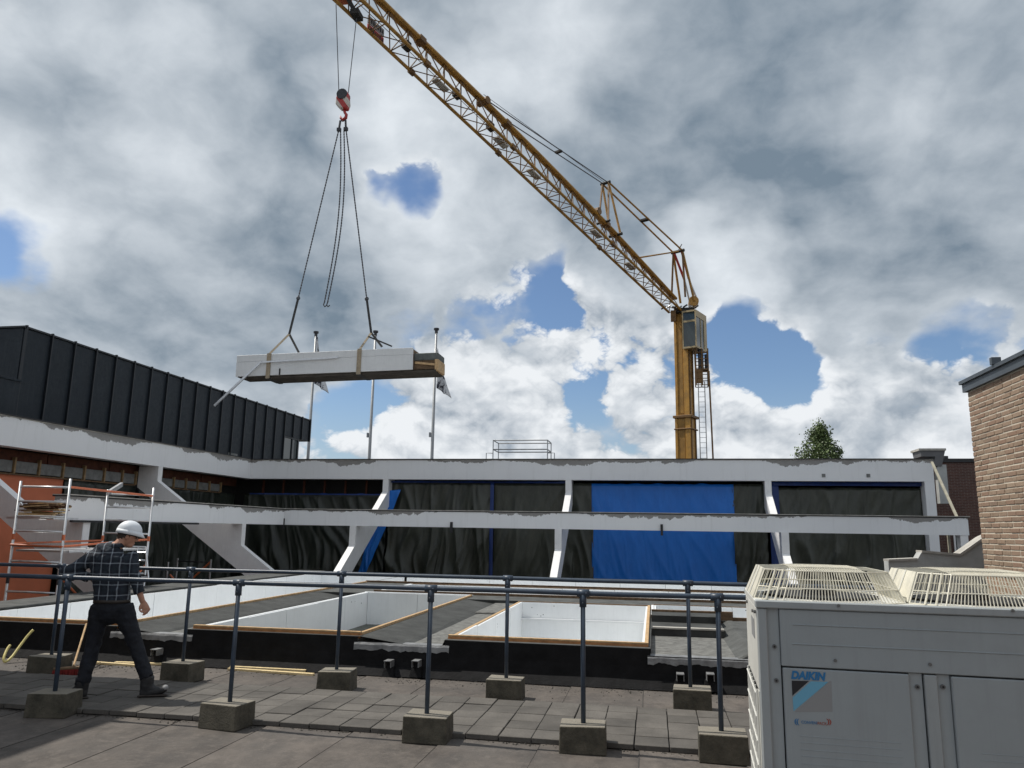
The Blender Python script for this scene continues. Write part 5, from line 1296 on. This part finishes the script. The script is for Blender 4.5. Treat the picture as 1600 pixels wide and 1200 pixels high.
# body: one continuous skin mesh
mb = MB(); torso(mb, .78); arm(mb, shL, elL, wrL, .82); arm(mb, shR, elR, wrR, .86, .01)
leg(mb, hpL, knL, anL, .72); leg(mb, hpR, knR, anR, .72)
toeL = J(117, 1091, -.10); toeR = J(248, 1074, .10); toeL.z = .045; toeR.z = .06
for an, toe in ((anL, toeL), (anR, toeR)): mb.loft([(an+up*.06, .030, .034), (an-up*.03, .028, .032), (Vector((an.x, an.y, .07)), .026, .026), (Vector((an.x, an.y, .05)).lerp(toe, .3), .018, .014)], side, 10)
look = (rgt*.86+fwd*.42-up*.30).normalized(); hs_ = look.cross(up).normalized(); hu = hs_.cross(look)
mb.loft([(neck-up*.04, .058, .06), (neck.lerp(headc, .5), .054, .056), (headc-hu*.02, .06, .065)], side, 12)
mb.ellip(headc, hs_*.075, look*.096, hu*.115, 18, 12)
mb.ellip(headc+look*.045-hu*.075, hs_*.048, look*.048, hu*.042, 12, 8)
mb.loft([(headc+look*.085+hu*.022, .009, .010), (headc+look*.108-hu*.012, .013, .014), (headc+look*.098-hu*.028, .015, .012)], hs_, 8)
mb.ellip(headc+look*.088-hu*.055, hs_*.024, look*.012, hu*.009, 10, 6)
mb.ellip(headc-hs_*.074-look*.005-hu*.008, hs_*.012, look*.020, hu*.032, 10, 8); mb.ellip(headc+hs_*.074-look*.005-hu*.008, hs_*.012, look*.020, hu*.032, 10, 8)
# right hand hanging, slightly curled; left hand on the hip
hd = (hdR-wrR).normalized(); pn = (fwd*.75-rgt*.6).normalized(); ps_ = hd.cross(pn).normalized()
mb.loft([(wrR, .026, .020), (wrR+hd*.035, .036, .019), (wrR+hd*.08, .041, .017), (wrR+hd*.098, .038, .014)], ps_, 12)
for k, L in enumerate((.070, .080, .075, .058)):
    b0 = wrR+hd*.088+ps_*(-.030+.020*k); b1 = b0+hd*L*.48-pn*.004; b2 = b1+(hd*.75-rgt*.55-fwd*.1).normalized()*L*.35; b3 = b2+(hd*.35-rgt*.9).normalized()*L*.28
    mb.path([b0-hd*.02, b0, b1, b2, b3], [.0095, .0095, .009, .0085, .0065], 8)
tb = wrR+hd*.030-ps_*.032; mb.path([tb, tb+(hd*.7-ps_*.6).normalized()*.035, tb+(hd*.9-ps_*.45).normalized()*.065, tb+(hd*.95-ps_*.2).normalized()*.085], [.012, .011, .0095, .007], 8)
hl_ = (pel+up*.06-rgt*.16-wrL).normalized(); hl_ = (rgt*.75-up*.45+fwd*.35).normalized(); pl_ = up.cross(hl_).normalized()
mb.loft([(wrL, .024, .024), (wrL+hl_*.05, .034, .02), (wrL+hl_*.09, .036, .016)], up, 12)
for k, L in enumerate((.062, .072, .068, .052)):
    b0 = wrL+hl_*.08+up*(-.028+.019*k); mb.path([b0-hl_*.02, b0, b0+hl_*L*.5+fwd*.01, b0+hl_*L*.8+fwd*.03], [.0095, .0095, .009, .007], 8)
tb = wrL+hl_*.03+up*.03; mb.path([tb, tb+(hl_+up*.7).normalized()*.035, tb+(hl_*1.2+up*.4).normalized()*.065], [.011, .010, .007], 8)
bo = mb.build('body', 'skin', per, smooth=True); remesh(bo, .0065, 2)
# shirt
mb = MB()
mb.loft([(pel+up*.035, .188, .132), (waist, .186, .134), (chest, .214, .146), (shC-up*.012, .226, .136), (shC.lerp(neck, .32)+up*.004, .178, .112), (shC.lerp(neck, .62), .120, .095), (shC.lerp(neck, .85), .088, .084), (neck, .074, .074)], side, 20)
for a, b_, c in ((shL, elL, wrL), (shR, elR, wrR)):
    e = (c-b_).normalized(); f0 = .93 if c is wrL else .62
    mb.loft([(a-(b_-a)*.15, .065, .065), (a, .080, .080), (a.lerp(b_, .5), .072, .072), (b_, .060, .062)], side, 14)
    mb.ellip(b_, (.062, 0, 0), (0, .062, 0), (0, 0, .062), 12, 8)
    mb.loft([(b_, .060, .062), (b_.lerp(c, .4), .058, .058), (b_.lerp(c, f0), .052, .052), (b_.lerp(c, f0+.03), .054, .054)], side, 14)
# blousing at the waist and fold ridges
for k in range(9):
    u_ = rnd(-.15, .15); mb.loft([(pel+up*(.05+rnd(0, .03))+side*u_-fwd*.10, .03, .018), (pel+up*(.13+rnd(0, .06))+side*(u_+rnd(-.05, .05))-fwd*.115, .022, .015)], side, 8)
so_ = mb.build('shirt', 'plaid', per, smooth=True); remesh(so_, .010, 3); folds(so_, .030)
mb = MB(); mb.loft([(neck-up*.030, .084, .083), (neck+up*.016, .069, .071)], side, 18)
mb.build('collar', 'plaid', per, smooth=True)
# trousers
mb = MB()
mb.loft([(pel-up*.14, .165, .12), (pel-up*.05, .192, .142), (pel+up*.03, .186, .136), (pel+up*.055, .180, .130)], side, 18)
mb.ellip(pel-up*.12, side*.135, fwd*.115, up*.085, 16, 10)
for h, kn, an in ((hpL, knL, anL), (hpR, knR, anR)):
    mb.loft([(h+up*.04, .098, .118), (h.lerp(kn, .25), .100, .108), (h.lerp(kn, .65), .080, .086), (kn, .074, .078), (kn.lerp(an, .4), .072, .078), (kn.lerp(an, .8), .070, .076), (an+up*.02, .072, .078)], side, 16)
    for k in range(5):
        q = kn.lerp(an, .55+.10*k)+rgt*rnd(-.02, .02)-fwd*.05; mb.loft([(q-rgt*.05, .014, .014), (q+rgt*.05+up*rnd(-.03, .03), .014, .014)], up, 8)
to = mb.build('trousers', 'trouser', per, smooth=True); remesh(to, .011, 3); folds(to, .030)
MB().loft([(pel+up*.028, .192, .142), (pel+up*.062, .190, .140)], side, 24).build('belt', 'belt', per, smooth=True)
# boots
for an, toe in ((anL, toeL), (anR, toeR)):
    mb = MB(); hz = ZR+.05
    heel = Vector((an.x, an.y, 0)); tv = Vector((toe.x-an.x, toe.y-an.y, 0)); tv = tv.normalized() if tv.length > .02 else -fwd
    sd_ = tv.cross(up).normalized()
    lift = .035 if toe is toeR else 0
    mb.loft([(heel+up*.21, .066, .070), (heel+up*.12, .060, .068), (heel+up*.06+tv*.02, .050, .075), (heel+up*.025+tv*.03, .052, .09)], sd_, 14)
    mb.loft([(heel+up*.10-tv*.01, .046, .05), (heel+up*.085+tv*.05, .048, .042), (heel+up*.06+tv*.11, .044, .03)], sd_, 12)
    mb.loft([(heel+up*.045-tv*.06, .040, .040), (heel+up*.05, .048, .048), (heel+up*.05+tv*.09, .052, .047), (heel+up*(.045+lift*.6)+tv*.17, .048, .036), (heel+up*(.04+lift)+tv*.205, .032, .024)], sd_, 14)
    b_o = mb.build('boot', 'boot', per, smooth=True); remesh(b_o, .010, 2)
    MB().obox(heel+up*(.008+lift*.2)+tv*.07, tv*.15, sd_*.052, up*.010).build('sole', 'belt', b_o, bevel=.01)
    if toe is toeR: MB().ellip(heel+up*(.05+lift)+tv*.185, tv*.034, sd_*.042, up*.03, 12, 8).build('toe_cap', 'boot_grey', b_o, smooth=True)
# head gear
hat = MB(); hu2 = (hu*.96-look*.12).normalized(); lk2 = (look-hu2*look.dot(hu2)).normalized(); hs2 = lk2.cross(hu2)
hc2 = headc+hu*.045-look*.005
vs = []; nu, nv = 28, 9
for j in range(nv+1):
    t_ = (math.pi/2)*j/nv
    for i in range(nu):
        a = 2*math.pi*i/nu; rr = math.cos(t_)
        vs.append(hc2+hs2*(.108*rr*math.cos(a))+lk2*(.132*rr*math.sin(a))+hu2*(.128*math.sin(t_)**.95))
hat.add(vs, [(j*nu+i, j*nu+(i+1) % nu, (j+1)*nu+(i+1) % nu, (j+1)*nu+i) for j in range(nv) for i in range(nu)])
hh = hat.build('hard_hat', 'helmet', per, smooth=True); hh.modifiers.new('solid', 'SOLIDIFY').thickness = .004
mb = MB(); ring = []
for i in range(29):
    a = 2*math.pi*i/28; fr_ = max(0, math.sin(a))**2
    ring.append((hc2+hs2*(.107*math.cos(a))+lk2*(.131*math.sin(a))+hu2*.022, hc2+hs2*((.113+.0*fr_)*math.cos(a))+lk2*((.137+.038*fr_)*math.sin(a))-hu2*(.022+.012*fr_)))
vs = [p for r_ in ring for p in r_]
bz_ = mb.add(vs, [(2*i, 2*i+2, 2*i+3, 2*i+1) for i in range(28)]).build('brim', 'helmet', hh, smooth=True); bz_.modifiers.new('solid', 'SOLIDIFY').thickness = .005
MB().loft([(hc2-hu2*.012, .097, .118), (hc2-hu2*.032, .094, .114)], hs2, 24).build('headband', 'print_black', hh, smooth=True)
mb = MB(); mb.ellip(headc-look*.014-hu*.0, hs_*.080, look*.094, hu*.100, 18, 12)
mb.ellip(headc-look*.058-hu*.045, hs_*.058, look*.044, hu*.055, 12, 8)
hr = mb.build('hair', 'hair', per, smooth=True)
bm = bmesh.new(); bm.from_mesh(hr.data)
o_ = ORG[per.name]
bmesh.ops.delete(bm, geom=[v for v in bm.verts if (v.co+o_-headc).dot(look) > .028 or ((v.co+o_-headc).dot(hu) < -.035 and (v.co+o_-headc).dot(look) > -.03)], context='VERTS'); bm.to_mesh(hr.data); bm.free()
gl = MB().tube(headc+look*.086+hs_*.05+hu*.02, headc+look*.092+hs_*.008+hu*.02, .004, 6).tube(headc+look*.086-hs_*.05+hu*.02, headc+look*.092-hs_*.008+hu*.02, .004, 6).tube(headc+look*.08-hs_*.07+hu*.022, headc-look*.01-hs_*.079+hu*.022, .003, 5).tube(headc+look*.08+hs_*.07+hu*.022, headc-look*.01+hs_*.079+hu*.022, .003, 5)
gl.ellip(headc+look*.09+hs_*.033+hu*.012, hs_*.024, look*.004, hu*.017, 12, 6); gl.ellip(headc+look*.09-hs_*.033+hu*.012, hs_*.024, look*.004, hu*.017, 12, 6)
gl.build('glasses', 'lens', per)

bpy.context.view_layer.update()
